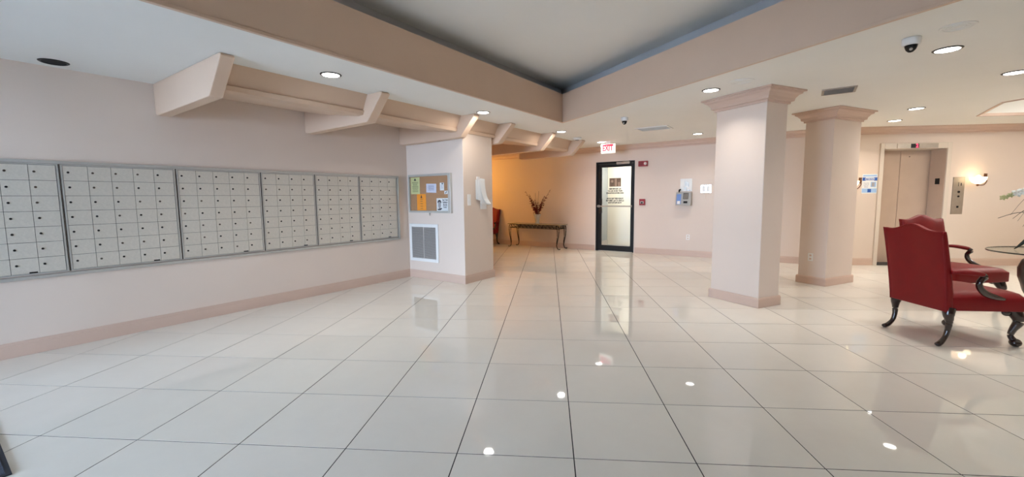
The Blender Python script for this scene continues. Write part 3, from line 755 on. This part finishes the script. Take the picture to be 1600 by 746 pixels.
# ------------------------------------------------------------------ armchairs
def leg_mesh(pts, rads, n=10): return MB().tube(catmull(pts,6), lerp_list(rads, (len(pts)-1)*6+1), n)
def make_chair(loc, rotz, label):
    t = thing('armchair', label, 'armchair', loc, rotz, 'red leather armchairs')
    # backrest: lofted cushion with camel top
    nu, nv = 18, 16; b = MB(); fr = []; bk = []
    for j in range(nv+1):
        v = j/nv
        for i in range(nu+1):
            u = -1+2*i/nu
            hw = 0.275+0.016*v**0.8
            y = u*hw
            ztop = 0.985+0.060*math.exp(-(u/0.42)**2)+0.012*abs(u)**6
            z = 0.30+(ztop-0.30)*v
            xc = -0.265-0.100*v**1.3
            edge = (1-abs(u)**7)*(1-(max(0,v-0.85)/0.15)**3*0.9) if True else 1
            e = max(edge,0.0)**0.5
            th = (0.034+0.030*e)*(1-0.55*v)
            fr.append((xc+th+0.028*e*(1-0.5*v), y, z)); bk.append((xc-0.020-0.010*e, y, z))
    W = nu+1; K = len(fr); fs = []
    for j in range(nv):
        for i in range(nu):
            a = j*W+i; fs.append((a,a+1,a+W+1,a+W)); fs.append((K+a,K+a+W,K+a+W+1,K+a+1))
    for j in range(nv):
        for i in (0,nu):
            a = j*W+i; fs.append((a,a+W,K+a+W,K+a))
    for i in range(nu):
        fs.append((i,K+i,K+i+1,i+1)); a = nv*W+i; fs.append((a,a+1,K+a+1,K+a))
    b.add(fr+bk, fs)
    bo = b.build('backrest','leather',t,smooth=True,bevel=0.012,seg=3)
    # welt cord along the outer back edge
    cord = []
    for s_ in [(-1,v/10) for v in range(0,11)]+[(u/9-1,1) for u in range(1,18)]+[(1,1-v/10) for v in range(0,11)]:
        u, v = s_; hw = 0.275+0.016*v**0.8; ztop = 0.985+0.060*math.exp(-(u/0.42)**2)+0.012*abs(u)**6
        cord.append((-0.265-0.100*v**1.3-0.020, u*hw*0.985, 0.30+(ztop-0.30)*v-0.003*v))
    MB().tube(cord,0.006,6).build('welt_cord','leather',bo,smooth=True)
    # seat
    nx, ny = 14, 14; b = MB(); top = []; bot = []
    for i in range(nx+1):
        p = i/nx; x = -0.24+0.58*p; 
        for j in range(ny+1):
            q = -1+2*j/ny; hw = 0.272+0.062*p; bow = 0.02*(1-q*q)*p**3
            ed = (1-abs(q)**6)*(1-max(0,(p-0.8)/0.2)**4)
            top.append((x+bow, q*hw, 0.425+0.045*max(ed,0)**0.5+0.012*(1-q*q)*(1-(2*p-1)**2)))
            bot.append((x+bow, q*hw, 0.31 if p < .98 else 0.31))
    W = ny+1; K = len(top); fs = []
    for i in range(nx):
        for j in range(ny):
            a = i*W+j; fs.append((a,a+1,a+W+1,a+W)); fs.append((K+a,K+a+W,K+a+W+1,K+a+1))
    for i in range(nx):
        for j in (0,ny): a = i*W+j; fs.append((a,a+W,K+a+W,K+a))
    for j in range(ny):
        for i in (0,nx): a = i*W+j; fs.append((a,a+1,K+a+1,K+a))
    b.add(top+bot, fs).build('seat','leather',t,smooth=True,bevel=0.012,seg=3)
    for sy in (-1,1):
        # padded arm
        pts = [(-0.29,sy*0.290,0.650),(-0.24,sy*0.305,0.654),(-0.19,sy*0.318,0.652),(-0.12,sy*0.328,0.645),(-0.075,sy*0.332,0.636)]
        MB().tube(catmull(pts,5), lerp_list([0.028,0.032,0.036,0.037,0.030],21),12,flat=0.62).build('arm_pad','leather',t,smooth=True)
        pts = [(-0.070,sy*0.332,0.634),(-0.058,sy*0.332,0.612),(-0.075,sy*0.330,0.590),(-0.088,sy*0.328,0.560),(-0.072,sy*0.325,0.515),(-0.020,sy*0.322,0.470),(0.055,sy*0.320,0.440),(0.140,sy*0.322,0.420)]
        MB().tube(catmull(pts,5), lerp_list([0.022,0.027,0.023,0.022,0.024,0.027,0.024,0.012],36),10).build('arm_support','mahogany',t,smooth=True)
        # front cabriole leg with claw foot
        pts = [(0.275,sy*0.265,0.320),(0.303,sy*0.285,0.265),(0.310,sy*0.292,0.215),(0.288,sy*0.278,0.150),(0.278,sy*0.270,0.095),(0.290,sy*0.280,0.060)]
        lg = leg_mesh(pts,[0.050,0.046,0.036,0.025,0.020,0.024]).build('leg','mahogany',t,smooth=True)
        MB().ball((0.303,sy*0.290,0.035),0.040,12,8,(1.05,1.0,0.86)).build('claw_foot','mahogany',lg,smooth=True)
        kb = MB().ball((0.225,sy*0.275,0.295),0.045,10,6,(1.0,0.5,0.7)); kb.ball((0.318,sy*0.288,0.285),0.035,10,6,(0.7,0.7,1.0)); kb.build('knee_carving','mahogany',lg,smooth=True)
        # back leg sweeping outward
        pts = [(-0.235,sy*0.245,0.330),(-0.245,sy*0.256,0.275),(-0.240,sy*0.262,0.215),(-0.243,sy*0.258,0.140),(-0.262,sy*0.258,0.075),(-0.300,sy*0.264,0.030),(-0.322,sy*0.268,0.022)]
        lg = leg_mesh(pts,[0.046,0.040,0.026,0.020,0.018,0.021,0.019]).build('leg','mahogany',t,smooth=True)
        MB().ball((-0.322,sy*0.268,0.019),0.024,10,6,(1.1,1,0.8)).build('pad_foot','mahogany',lg,smooth=True)
    return t
ch1 = make_chair((3.525,2.10,0), math.radians(4), 'red leather armchair nearest the camera, seen from behind, dark cabriole legs')
ch2 = copy_thing(ch1, (4.655,3.40,0), math.radians(-80), 'red leather armchair behind the nearest one, partly hidden, facing the glass table')
ch3 = copy_thing(ch1, L(-6.545,7.47,0), math.radians(-120), 'red armchair mostly hidden behind the pilaster, left of the console table')

# ------------------------------------------------------------------ glass table on an urn, orchid on top
TC = Vector((4.67,2.30,0))
t = thing('glass_table', 'round glass table on a mottled brown urn, at the right edge', 'table', TC, 0)
MB().cyl((0,0),0.4955,0.7425,0.7545,56).build('glass_top','glass_table',t)
mat('glass_edge', srgb(26,36,32), 0.15, coat=0.5)
MB().lathe([(0.5005,0.742),(0.5025,0.7485),(0.5005,0.755),(0.4965,0.755),(0.4965,0.742)],56,closed=True).build('glass_rim','glass_edge',t,smooth=True)
MB().lathe([(0.15,0.001),(0.16,0.02),(0.15,0.05),(0.12,0.08),(0.12,0.12),(0.17,0.22),(0.235,0.36),(0.275,0.50),(0.280,0.58),(0.255,0.66),(0.20,0.71),(0.155,0.725),(0.165,0.741),(0.14,0.741),(0.13,0.72),(0.001,0.70)],36).build('urn_base','urn',t,smooth=True)
t = thing('orchid_plant', 'potted orchid with dark strap leaves and pale blossoms on the glass table', 'plant', TC+Vector((0.03,-0.02,0.755)), 0)
MB().lathe([(0.075,0.001),(0.09,0.01),(0.12,0.10),(0.13,0.155),(0.118,0.155),(0.105,0.10),(0.001,0.09)],24).build('pot','urn',t,smooth=True)
MB().lathe([(0.0005,0.14),(0.06,0.135),(0.115,0.12),(0.10,0.10),(0.0005,0.10)],16).build('moss','moss',t)
vr = Vector((0.726,-0.687,0)); vd = Vector((0.687,0.726,0))       # across / along the line of sight
rr = random.Random(4)
leafs = [(-0.34,0.05,0.28,0.48),(-0.39,0.02,0.34,0.55),(-0.47,-0.10,0.31,0.37),(-0.30,0.15,0.22,0.43),(-0.37,0.12,0.30,0.42),(-0.20,0.25,0.02,0.30),(-0.25,-0.2,-0.03,0.22),
         (0.35,0.1,0.25,0.45),(0.3,-0.2,0.22,0.42),(0.22,0.3,0.05,0.33),(-0.05,-0.36,0.12,0.34),(0.05,0.35,0.15,0.36),(0.4,-0.05,0.1,0.30)]
for k,(a_,b_,ze,zm) in enumerate(leafs):
    tip = vr*a_+vd*b_; 
    pts = catmull([Vector((0,0,0.12))+tip*0.05, tip*0.28+Vector((0,0,zm*0.85)), tip*0.68+Vector((0,0,zm)), tip+Vector((0,0,ze))],7)
    b = MB(); wd = tip.normalized().cross(Vector((0,0,1))); vs = []; n_ = len(pts)
    for i,p in enumerate(pts):
        u = i/(n_-1); hwid = (0.019*math.sin(PI*min(u*0.85+0.15,1)))+0.0012
        vs += [tuple(p-wd*hwid),tuple(p-Vector((0,0,0.004))),tuple(p+wd*hwid),tuple(p+Vector((0,0,0.0015)))]
    fs = []
    for i in range(n_-1):
        for j in range(4): fs.append((4*i+j,4*i+(j+1)%4,4*i+4+(j+1)%4,4*i+4+j))
    fs += [(0,1,2,3),(4*n_-4,4*n_-3,4*n_-2,4*n_-1)]
    b.add(vs,fs).build('leaf','leaf',t,smooth=True)
# a drooping thick leaf touching the glass, like a hanging pod
b = MB(); b.tube(catmull([(-0.02,0.02,0.20),tuple(vr*-0.16+Vector((0,0,0.27))),tuple(vr*-0.225+Vector((0,0,0.18))),tuple(vr*-0.30+Vector((0,0,0.06))),tuple(vr*-0.345+Vector((0,0,0.004)))],6),lerp_list([0.006,0.012,0.018,0.014,0.003],25),7)
b.build('drooping_leaf','leaf',t,smooth=True)
for q,(pts,n0) in enumerate([([(0,0,0.13),vr*0.02+Vector((0,0,0.42)),vr*-0.12+Vector((0,0,0.62)),vr*-0.32+Vector((0,0,0.57)),vr*-0.45+Vector((0,0,0.51))],0),([(0.01,0.02,0.13),vr*0.05+vd*0.04+Vector((0,0,0.40)),vr*0.12+vd*0.06+Vector((0,0,0.58)),vr*0.3+vd*0.1+Vector((0,0,0.50))],0)]):
    P = catmull(pts,8); st = MB().tube(P,0.004,6).build('flower_stem','stem',t,smooth=True)
    L_ = len(P)
    for i in range(int(L_*0.55),L_,2):
        p = P[i]; fl = MB(); r = 0.046 if i < L_-6 else 0.030
        for g in range(5):
            a_ = g*2*PI/5+rr.uniform(-.2,.2); d = (vr*math.cos(a_)+Vector((0,0,1))*math.sin(a_)); e_ = d.cross(vd).normalized()
            c0 = p-vd*0.02; vs = [c0, c0+d*r*0.55+e_*r*0.34-vd*0.006, c0+d*r, c0+d*r*0.55-e_*r*0.34-vd*0.006, c0+d*r*0.5-vd*0.012]
            fl.add([tuple(x) for x in vs],[(0,1,4),(1,2,4),(2,3,4),(3,0,4),(0,3,2,1)])
        fl.build('blossom','petal_white' if (i < L_-5 or q) else 'petal_green',t)

# ------------------------------------------------------------------ elevator
e = bpy.data.objects.new('door_2', None); COL.objects.link(e); e.location = (EX0, YE, 0); e['kind'] = 'structure'
ew = EX1-EX0; ed = 0.31; sm = ew/2
B(0.002,sm-0.006,ed,ed+0.03,0.012,EZ).build('elevator_panel','elevator_door',e)
B(sm+0.006,ew-0.002,ed+0.006,ed+0.036,0.012,EZ).build('elevator_panel','elevator_door',e)
B(0,ew,ed+0.037,ed+0.05,0,EZ).build('shaft_backing','black',e)
f = MB(); f.box(-0.07,0,-0.02,ed+0.05,0,EZ+0.10); f.box(ew,ew+0.07,-0.02,ed+0.05,0,EZ+0.10); f.build('jamb','elevator_frame',e,bevel=0.004)
f = MB(); f.box(0,ew,-0.02,ed+0.05,EZ-0.004,EZ+0.10); f.build('head','elevator_frame',e,bevel=0.004)
B(0,0.006,0.0,ed-0.001,0.012,EZ-0.005).build('reveal','elevator_door',e)
B(ew-0.006,ew,0.0,ed-0.001,0.012,EZ-0.005).build('reveal','elevator_door',e)
B(0,ew,-0.005,ed,0.0,0.012).build('sill','dark_gap',e)
B(0.20,0.88,-0.028,-0.02,EZ+0.004,EZ+0.085).build('indicator_panel','steel',e)
B(0.425,0.56,-0.032,-0.028,EZ+0.008,EZ+0.080).build('indicator_screen','black',e)
text_obj('floor_digit','2',0.085,'digit_red',e,Matrix.Translation((0.525,-0.034,EZ+0.044))@FACE_NEG_Y,bold=0.003)
MB().cyl((0,0),0.008,0,0.01,8,M=Matrix.Translation((sm+0.15,ed,2.0))@Matrix.Rotation(PI/2,4,'X')).build('key_hole','lock_dark',e)
B(ew-0.016,ew-0.006,0.09,0.17,1.48,1.585).build('lobby_sensor','black',e)
t = thing('elevator_call_panel', 'brushed steel elevator call panel with buttons, right of the elevator', 'call panel', (7.195,YE,0.935), 0)
B(-0.095,0.095,-0.012,0,0,0.665).build('plate','steel',t,bevel=0.002)
def disc(x,z,r,y0,y1,mt,name): return MB().cyl((0,0),r,0,y1,14,M=Matrix.Translation((x,y0,z))@Matrix.Rotation(PI/2,4,'X')).build(name,mt,t)
disc(0.005,0.40,0.020,-0.012,0.008,'lock_dark','call_button'); disc(0.005,0.32,0.017,-0.012,0.008,'lock_dark','call_button')
B(-0.012,0.022,-0.016,-0.012,0.115,0.15).build('keyhole_cover','black',t)
B(-0.010,-0.002,-0.014,-0.012,0.50,0.57).build('print','dark_gap',t); B(0.03,0.045,-0.014,-0.012,0.51,0.56).build('print','dark_gap',t)
t = thing('elevator_sign', 'blue and white printed notice left of the elevator', 'sign', (5.70,YE,1.50), 0)
B(-0.13,0.13,-0.006,0,-0.175,0.175).build('sheet','paper',t)
f = MB(); f.box(-0.12,0.12,-0.008,-0.006,0.065,0.105); f.box(-0.125,-0.075,-0.009,-0.006,0.055,0.115); f.box(0.075,0.125,-0.009,-0.006,0.055,0.115); f.box(-0.03,0.03,-0.009,-0.006,-0.155,-0.095); f.build('blue_band','blue_ink',t)
f = MB(); f.box(-0.125,0.125,-0.0075,-0.006,-0.160,-0.085); f.box(-0.115,0.115,-0.0072,-0.006,0.130,0.160); f.box(0.02,0.11,-0.0072,-0.006,-0.06,0.035); f.build('pale_panel','blue_light',t)
B(0.035,0.085,-0.009,-0.0072,-0.05,0.025).build('pictogram','portrait_grey',t)
for z,tx,sz in [(0.085,'ATTENTION',0.030)]:
    text_obj('print',tx,sz,'paper',t,Matrix.Translation((0,-0.0085,z))@FACE_NEG_Y,bold=0.001)
for z,tx in [(0.015,'Please wear'),(-0.010,'a mask and'),(-0.035,'keep your'),(-0.06,'distance')]:
    text_obj('print',tx,0.020,'ink_blue',t,Matrix.Translation((-0.055,-0.0068,z))@FACE_NEG_Y)

# wall sconces: bowl of pressed glass on a scrolled arm
def sconce(loc, rotz, label, glow, watts, col, flip=1):
    t = thing('wall_sconce', label, 'wall lamp', loc, rotz, 'bowl sconces')
    B(-0.022,0.022,-0.02,0,-0.055,0.055).build('backplate','bronze',t,bevel=0.004)
    cx = -flip*0.225; 
    MB().tube(catmull([(0,-0.02,-0.03),(-flip*0.01,-0.05,-0.075),(-flip*0.10,-0.10,-0.145),(cx,-0.13,-0.150)],6),0.008,8).build('arm','bronze',t,smooth=True)
    MB().ball((cx,-0.13,-0.148),0.020,10,6).build('finial','bronze',t,smooth=True)
    MB().lathe([(0.0005,-0.13),(0.04,-0.125),(0.08,-0.098),(0.105,-0.055),(0.112,-0.01),(0.107,-0.01),(0.10,-0.05),(0.075,-0.09),(0.035,-0.115),(0.0005,-0.12)],24,M=Matrix.Translation((cx,-0.13,0))).build('glass_bowl',glow,t,smooth=True)
    MB().ball((cx,-0.13,-0.015),0.040,12,8).build('bulb','sconce_glow',t,smooth=True)
    l = bpy.data.lights.new('lamp','POINT'); l.energy = watts; l.color = col; l.shadow_soft_size = 0.05
    o = bpy.data.objects.new('lamp', l); COL.objects.link(o); o.parent = t; o.location = (cx,-0.14,0.045)
    return t
sconce((7.62,YE,1.60), 0, 'lit glass bowl sconce right of the elevator call panel', 'sconce_glow', 0.7, (1,0.74,0.45))
sconce((5.535,YE,1.56), 0, 'lit glass bowl sconce left of the blue notice, half behind the column', 'sconce_glow', 0.7, (1,0.74,0.45))
sc = sconce(L(NALC,6.7,1.85), math.radians(60), 'amber glass bowl sconce in the alcove behind the pilaster', 'sconce_amber', 90, (1,0.50,0.10))

# ------------------------------------------------------------------ ceiling fixtures
def downlight(p, label, on=True):
    t = thing('downlight', label, 'ceiling light', (p.x,p.y,H), ROT_L, 'recessed round downlights')
    MB().lathe([(0.078,-0.0005),(0.078,-0.006),(0.086,-0.009),(0.095,-0.004),(0.097,-0.0005)],32,closed=True).build('trim_ring','black_metal' if on else 'black',t,smooth=True)
    if on:
        MB().cyl((0,0),0.078,-0.007,-0.001,32).build('lens','lens_emit',t)
        area_lamp(t, 'lamp', (0,0,-0.012), 0.13, DOWN_W, (1,0.95,0.90), spread=125)
    else:
        MB().cyl((0,0),0.078,-0.003,-0.001,32).build('can_shade_disc','can_shade',t)  # flat black disc stands in for the shade inside the empty can
    return t
DL = [(-2.885,0.609,'lit downlight beside the slanted valance, left of the second bracket'),
      (-2.857,2.891,'lit downlight at the tip of the third bracket'),
      (-2.83,5.115,'lit downlight at the tip of the fifth bracket'),
      (-0.052,3.506,'lit downlight left of the near column capital'),
      (1.80,3.242,'large lit downlight right of the white dome camera'),
      (2.537,4.613,'lit downlight at the right edge of the picture'),
      (2.091,6.421,'lit downlight right of the far column capital, toward the coffer'),
      (2.001,7.551,'small lit downlight close to the crown above the elevator side'),
      (-0.902,7.028,'small lit downlight near the back wall, left of the near column'),
      (-2.864,6.988,'lit downlight just behind the EXIT sign')]
for n_, s_, lb in DL:
    t = downlight(L(n_,s_), lb)
    if 'tip of' in lb:
        lp = [c for c in t.children if c.type == 'LIGHT'][0]; lp.data.spread = PI; lp.location.z = -0.030; lp.data.energy = DOWN_W*1.2
    elif 'left of the near column' in lb:
        lp = [c for c in t.children if c.type == 'LIGHT'][0]; lp.data.energy = DOWN_W*0.75
downlight(L(-4.39,-1.0), 'unlit open downlight above the mailboxes, black disc for its shaded hole', on=False)
# unseen downlights added outside the frame to brighten the lobby
for p, lb in [(Vector((8.6,0.8,0)),'added unseen downlight right of the picture'), (Vector((6.4,-0.2,0)),'added unseen downlight beyond the right edge, near side'), (Vector((4.2,0.2,0)),'added unseen downlight just outside the frame, right of the camera'), (Vector((5.5,-3.2,0)),'added unseen downlight behind and right of the camera'),(Vector((8.3,-2.6,0)),'added unseen downlight in the far right corner of the lobby')]:
    downlight(p, lb)

t = thing('coffer_light', 'flush round lamp inside the octagonal ceiling coffer', 'ceiling light', (7.3,4.0,H+0.29), 0)
MB().cyl((0,0),0.22,-0.05,-0.001,32).build('housing','white_plastic',t,bevel=0.006)
MB().lathe([(0.0005,-0.10),(0.10,-0.09),(0.18,-0.065),(0.205,-0.051),(0.0005,-0.051)],28).build('diffuser','lens_emit',t,smooth=True)
area_lamp(t,'lamp',(0,0,-0.105),0.36,COFFER_W,(1,0.95,0.86))
for ax_, ay_ in ((-0.5,0),(0.5,0)):  # two bare lamps added to brighten the inside of the coffer
    l = bpy.data.lights.new('lamp','POINT'); l.energy = 7; l.color = (1,0.96,0.9); l.shadow_soft_size = 0.06
    o = bpy.data.objects.new('lamp', l); COL.objects.link(o); o.parent = t; o.location = (ax_,ay_,-0.16)
def dome(p, r, label, drop=0.0):
    t = thing('dome_camera', label, 'security camera', (p.x,p.y,H), 0, 'ceiling dome cameras')
    MB().lathe([(r,-0.0005),(r*1.03,-0.01),(r,-0.045),(r*0.9,-0.054),(r*0.7,-0.055),(r*0.7,-0.0005)],28).build('housing','white_plastic',t,smooth=True)
    MB().lathe([(r*0.70,-0.050),(r*0.66,-0.068),(r*0.52,-0.088),(r*0.28,-0.102),(0.0005,-0.107)],24).build('dome','black',t,smooth=True)
    MB().ball((-r*0.25,-r*0.35,-0.085),r*0.22,10,6).build('camera_lens','chrome',t,smooth=True)
dome(Vector((2.66,1.60,0)), 0.056, 'white security dome camera near the large downlight')
dome(Vector((1.02,4.62,0)), 0.055, 'small dark security dome camera beyond the tray corner')
t = thing('smoke_detector', 'round white smoke detector by the farthest ceiling bracket', 'smoke detector', (0.453,6.739,H), 0)
MB().lathe([(0.085,-0.0005),(0.085,-0.02),(0.065,-0.035),(0.045,-0.04),(0.0005,-0.045)],24).build('body','white_plastic',t,smooth=True)
MB().lathe([(0.040,-0.041),(0.040,-0.050),(0.0005,-0.052)],16).build('sensor','brown_plaque',t,smooth=True)
# square air vent
t = thing('ceiling_vent', 'square grey air vent in the ceiling beyond the near column', 'vent', (3.20,3.27,H), ROT_L)
B(-0.15,0.15,-0.15,0.15,-0.003,-0.0005).build('backing','grille_back',t)
f = MB(); f.box(-0.16,-0.135,-0.16,0.16,-0.012,-0.0005); f.box(0.135,0.16,-0.16,0.16,-0.012,-0.0005); f.box(-0.135,0.135,-0.16,-0.135,-0.012,-0.0005); f.box(-0.135,0.135,0.135,0.16,-0.012,-0.0005); f.build('frame','steel',t)
for k in range(7):
    MB().box(-0.135,0.135,-0.014,0.014,-0.001,0.001,M=Matrix.Translation((0,-0.115+k*0.038,-0.010))@Matrix.Rotation(0.6,4,'X')).build('slat','grille_slat',t)
# faint white grilles
def round_grille(p, r, label):
    t = thing('round_ceiling_grille', label, 'speaker', (p.x,p.y,H), 0, 'white round ceiling grilles')
    MB().cyl((0,0),r,-0.006,-0.0005,32).build('cover','lens_off' if False else 'ceil',t,bevel=0.002)
    for k in range(3):
        MB().lathe([(r*(0.35+0.22*k),-0.006),(r*(0.35+0.22*k)+0.006,-0.006),(r*(0.35+0.22*k)+0.006,-0.009),(r*(0.35+0.22*k),-0.009)],28,closed=True).build('ring','ceil',t)
round_grille(Vector((1.89,2.72,0)), 0.12, 'white round ceiling grille above and left of the near column')
round_grille(Vector((2.80,1.385,0)), 0.10, 'white round ceiling grille between the dome camera and the top edge')
t = thing('ceiling_vent', 'white rectangular ceiling vent between the tray corner and the EXIT sign', 'vent', (1.72,5.73,H), ROT_L)
f = MB(); f.box(-0.26,0.26,-0.17,0.17,-0.003,-0.0005); f.build('backing','cove',t)
f = MB(); f.box(-0.28,-0.25,-0.19,0.19,-0.012,-0.0005); f.box(0.25,0.28,-0.19,0.19,-0.012,-0.0005); f.box(-0.25,0.25,-0.19,-0.16,-0.012,-0.0005); f.box(-0.25,0.25,0.16,0.19,-0.012,-0.0005); f.build('frame','ceil',t)
for k in range(8):
    MB().box(-0.25,0.25,-0.012,0.012,-0.001,0.001,M=Matrix.Translation((0,-0.135+k*0.038,-0.008))@Matrix.Rotation(0.5,4,'X')).build('slat','ceil',t)

# ------------------------------------------------------------------ glass entrance behind the camera
w1 = bpy.data.objects.new('window_1', None); COL.objects.link(w1); w1.location = L(GN0, SR, 0); w1.rotation_euler = (0,0,ROT_L); w1['kind'] = 'structure'
gwid = GN1-GN0; nb = 3
for k in range(nb+1):
    x = k*gwid/nb; x0 = max(0,x-0.03); x1 = min(gwid,x+0.03)
    B(x0,x1,-0.13,-0.02,0,2.12).build('window_frame','steel',w1)
for z0, z1 in ((0.0,0.08),(2.05,2.12)):
    B(0.03,gwid-0.03,-0.12,-0.03,z0,z1).build('window_rail','steel',w1)
for k in range(nb):
    B(k*gwid/nb+0.03,(k+1)*gwid/nb-0.03,-0.08,-0.072,0.08,2.05).build('pane','glass',w1)
o = B(-12,14,-16,-4.35,-0.12,-0.06).build('ground_outside','outside_ground'); o.rotation_euler = (0,0,ROT_L); o['kind'] = 'structure'
for nm,a0_,a1_,z0_,z1_ in (('daylight_baffle_left',GN0-0.25,GN0-0.05,-0.1,3.0),('daylight_baffle_right',GN1+0.05,GN1+0.25,-0.1,3.0),('daylight_baffle_top',GN0-0.05,GN1+0.05,2.25,2.4)):  # unseen side walls and roof, added to narrow and steer the daylight
    o = B(a0_,a1_,-7.8,SR-0.15,z0_,z1_).build(nm,'baffle_plaster'); o.rotation_euler = (0,0,ROT_L); struct(o)
t = thing('entrance_mat', 'dark blue-grey ribbed doormat at the bottom left corner', 'doormat', L(-3.0,-2.64,0), ROT_L)
B(-1.1,0.78,-0.98,0.98,0.0005,0.010).build('fibre','mat_fibre',t)
f = MB(); f.box(-1.12,0.80,0.98,1.0,0.0005,0.008); f.box(0.78,0.80,-0.98,0.98,0.0005,0.008); f.box(-1.12,0.80,-1.0,-0.98,0.0005,0.008); f.build('rubber_edge','mat_edge',t)
# the glazed entrance as a sampling portal for the daylight
pl = bpy.data.lights.new('entrance_portal','AREA'); pl.shape = 'RECTANGLE'; pl.size = gwid; pl.size_y = 2.12; pl.cycles.is_portal = True
po = bpy.data.objects.new('entrance_portal', pl); COL.objects.link(po); po.location = L((GN0+GN1)/2, SR-0.16, 1.06)
po.rotation_euler = (Matrix.Rotation(ROT_L,4,'Z')@Matrix.Rotation(PI/2,4,'X')).to_euler()
# area lights shine along local -Z: aim into the lobby (+s)
d = AV; po.rotation_euler = d.to_track_quat('-Z','Y').to_euler()
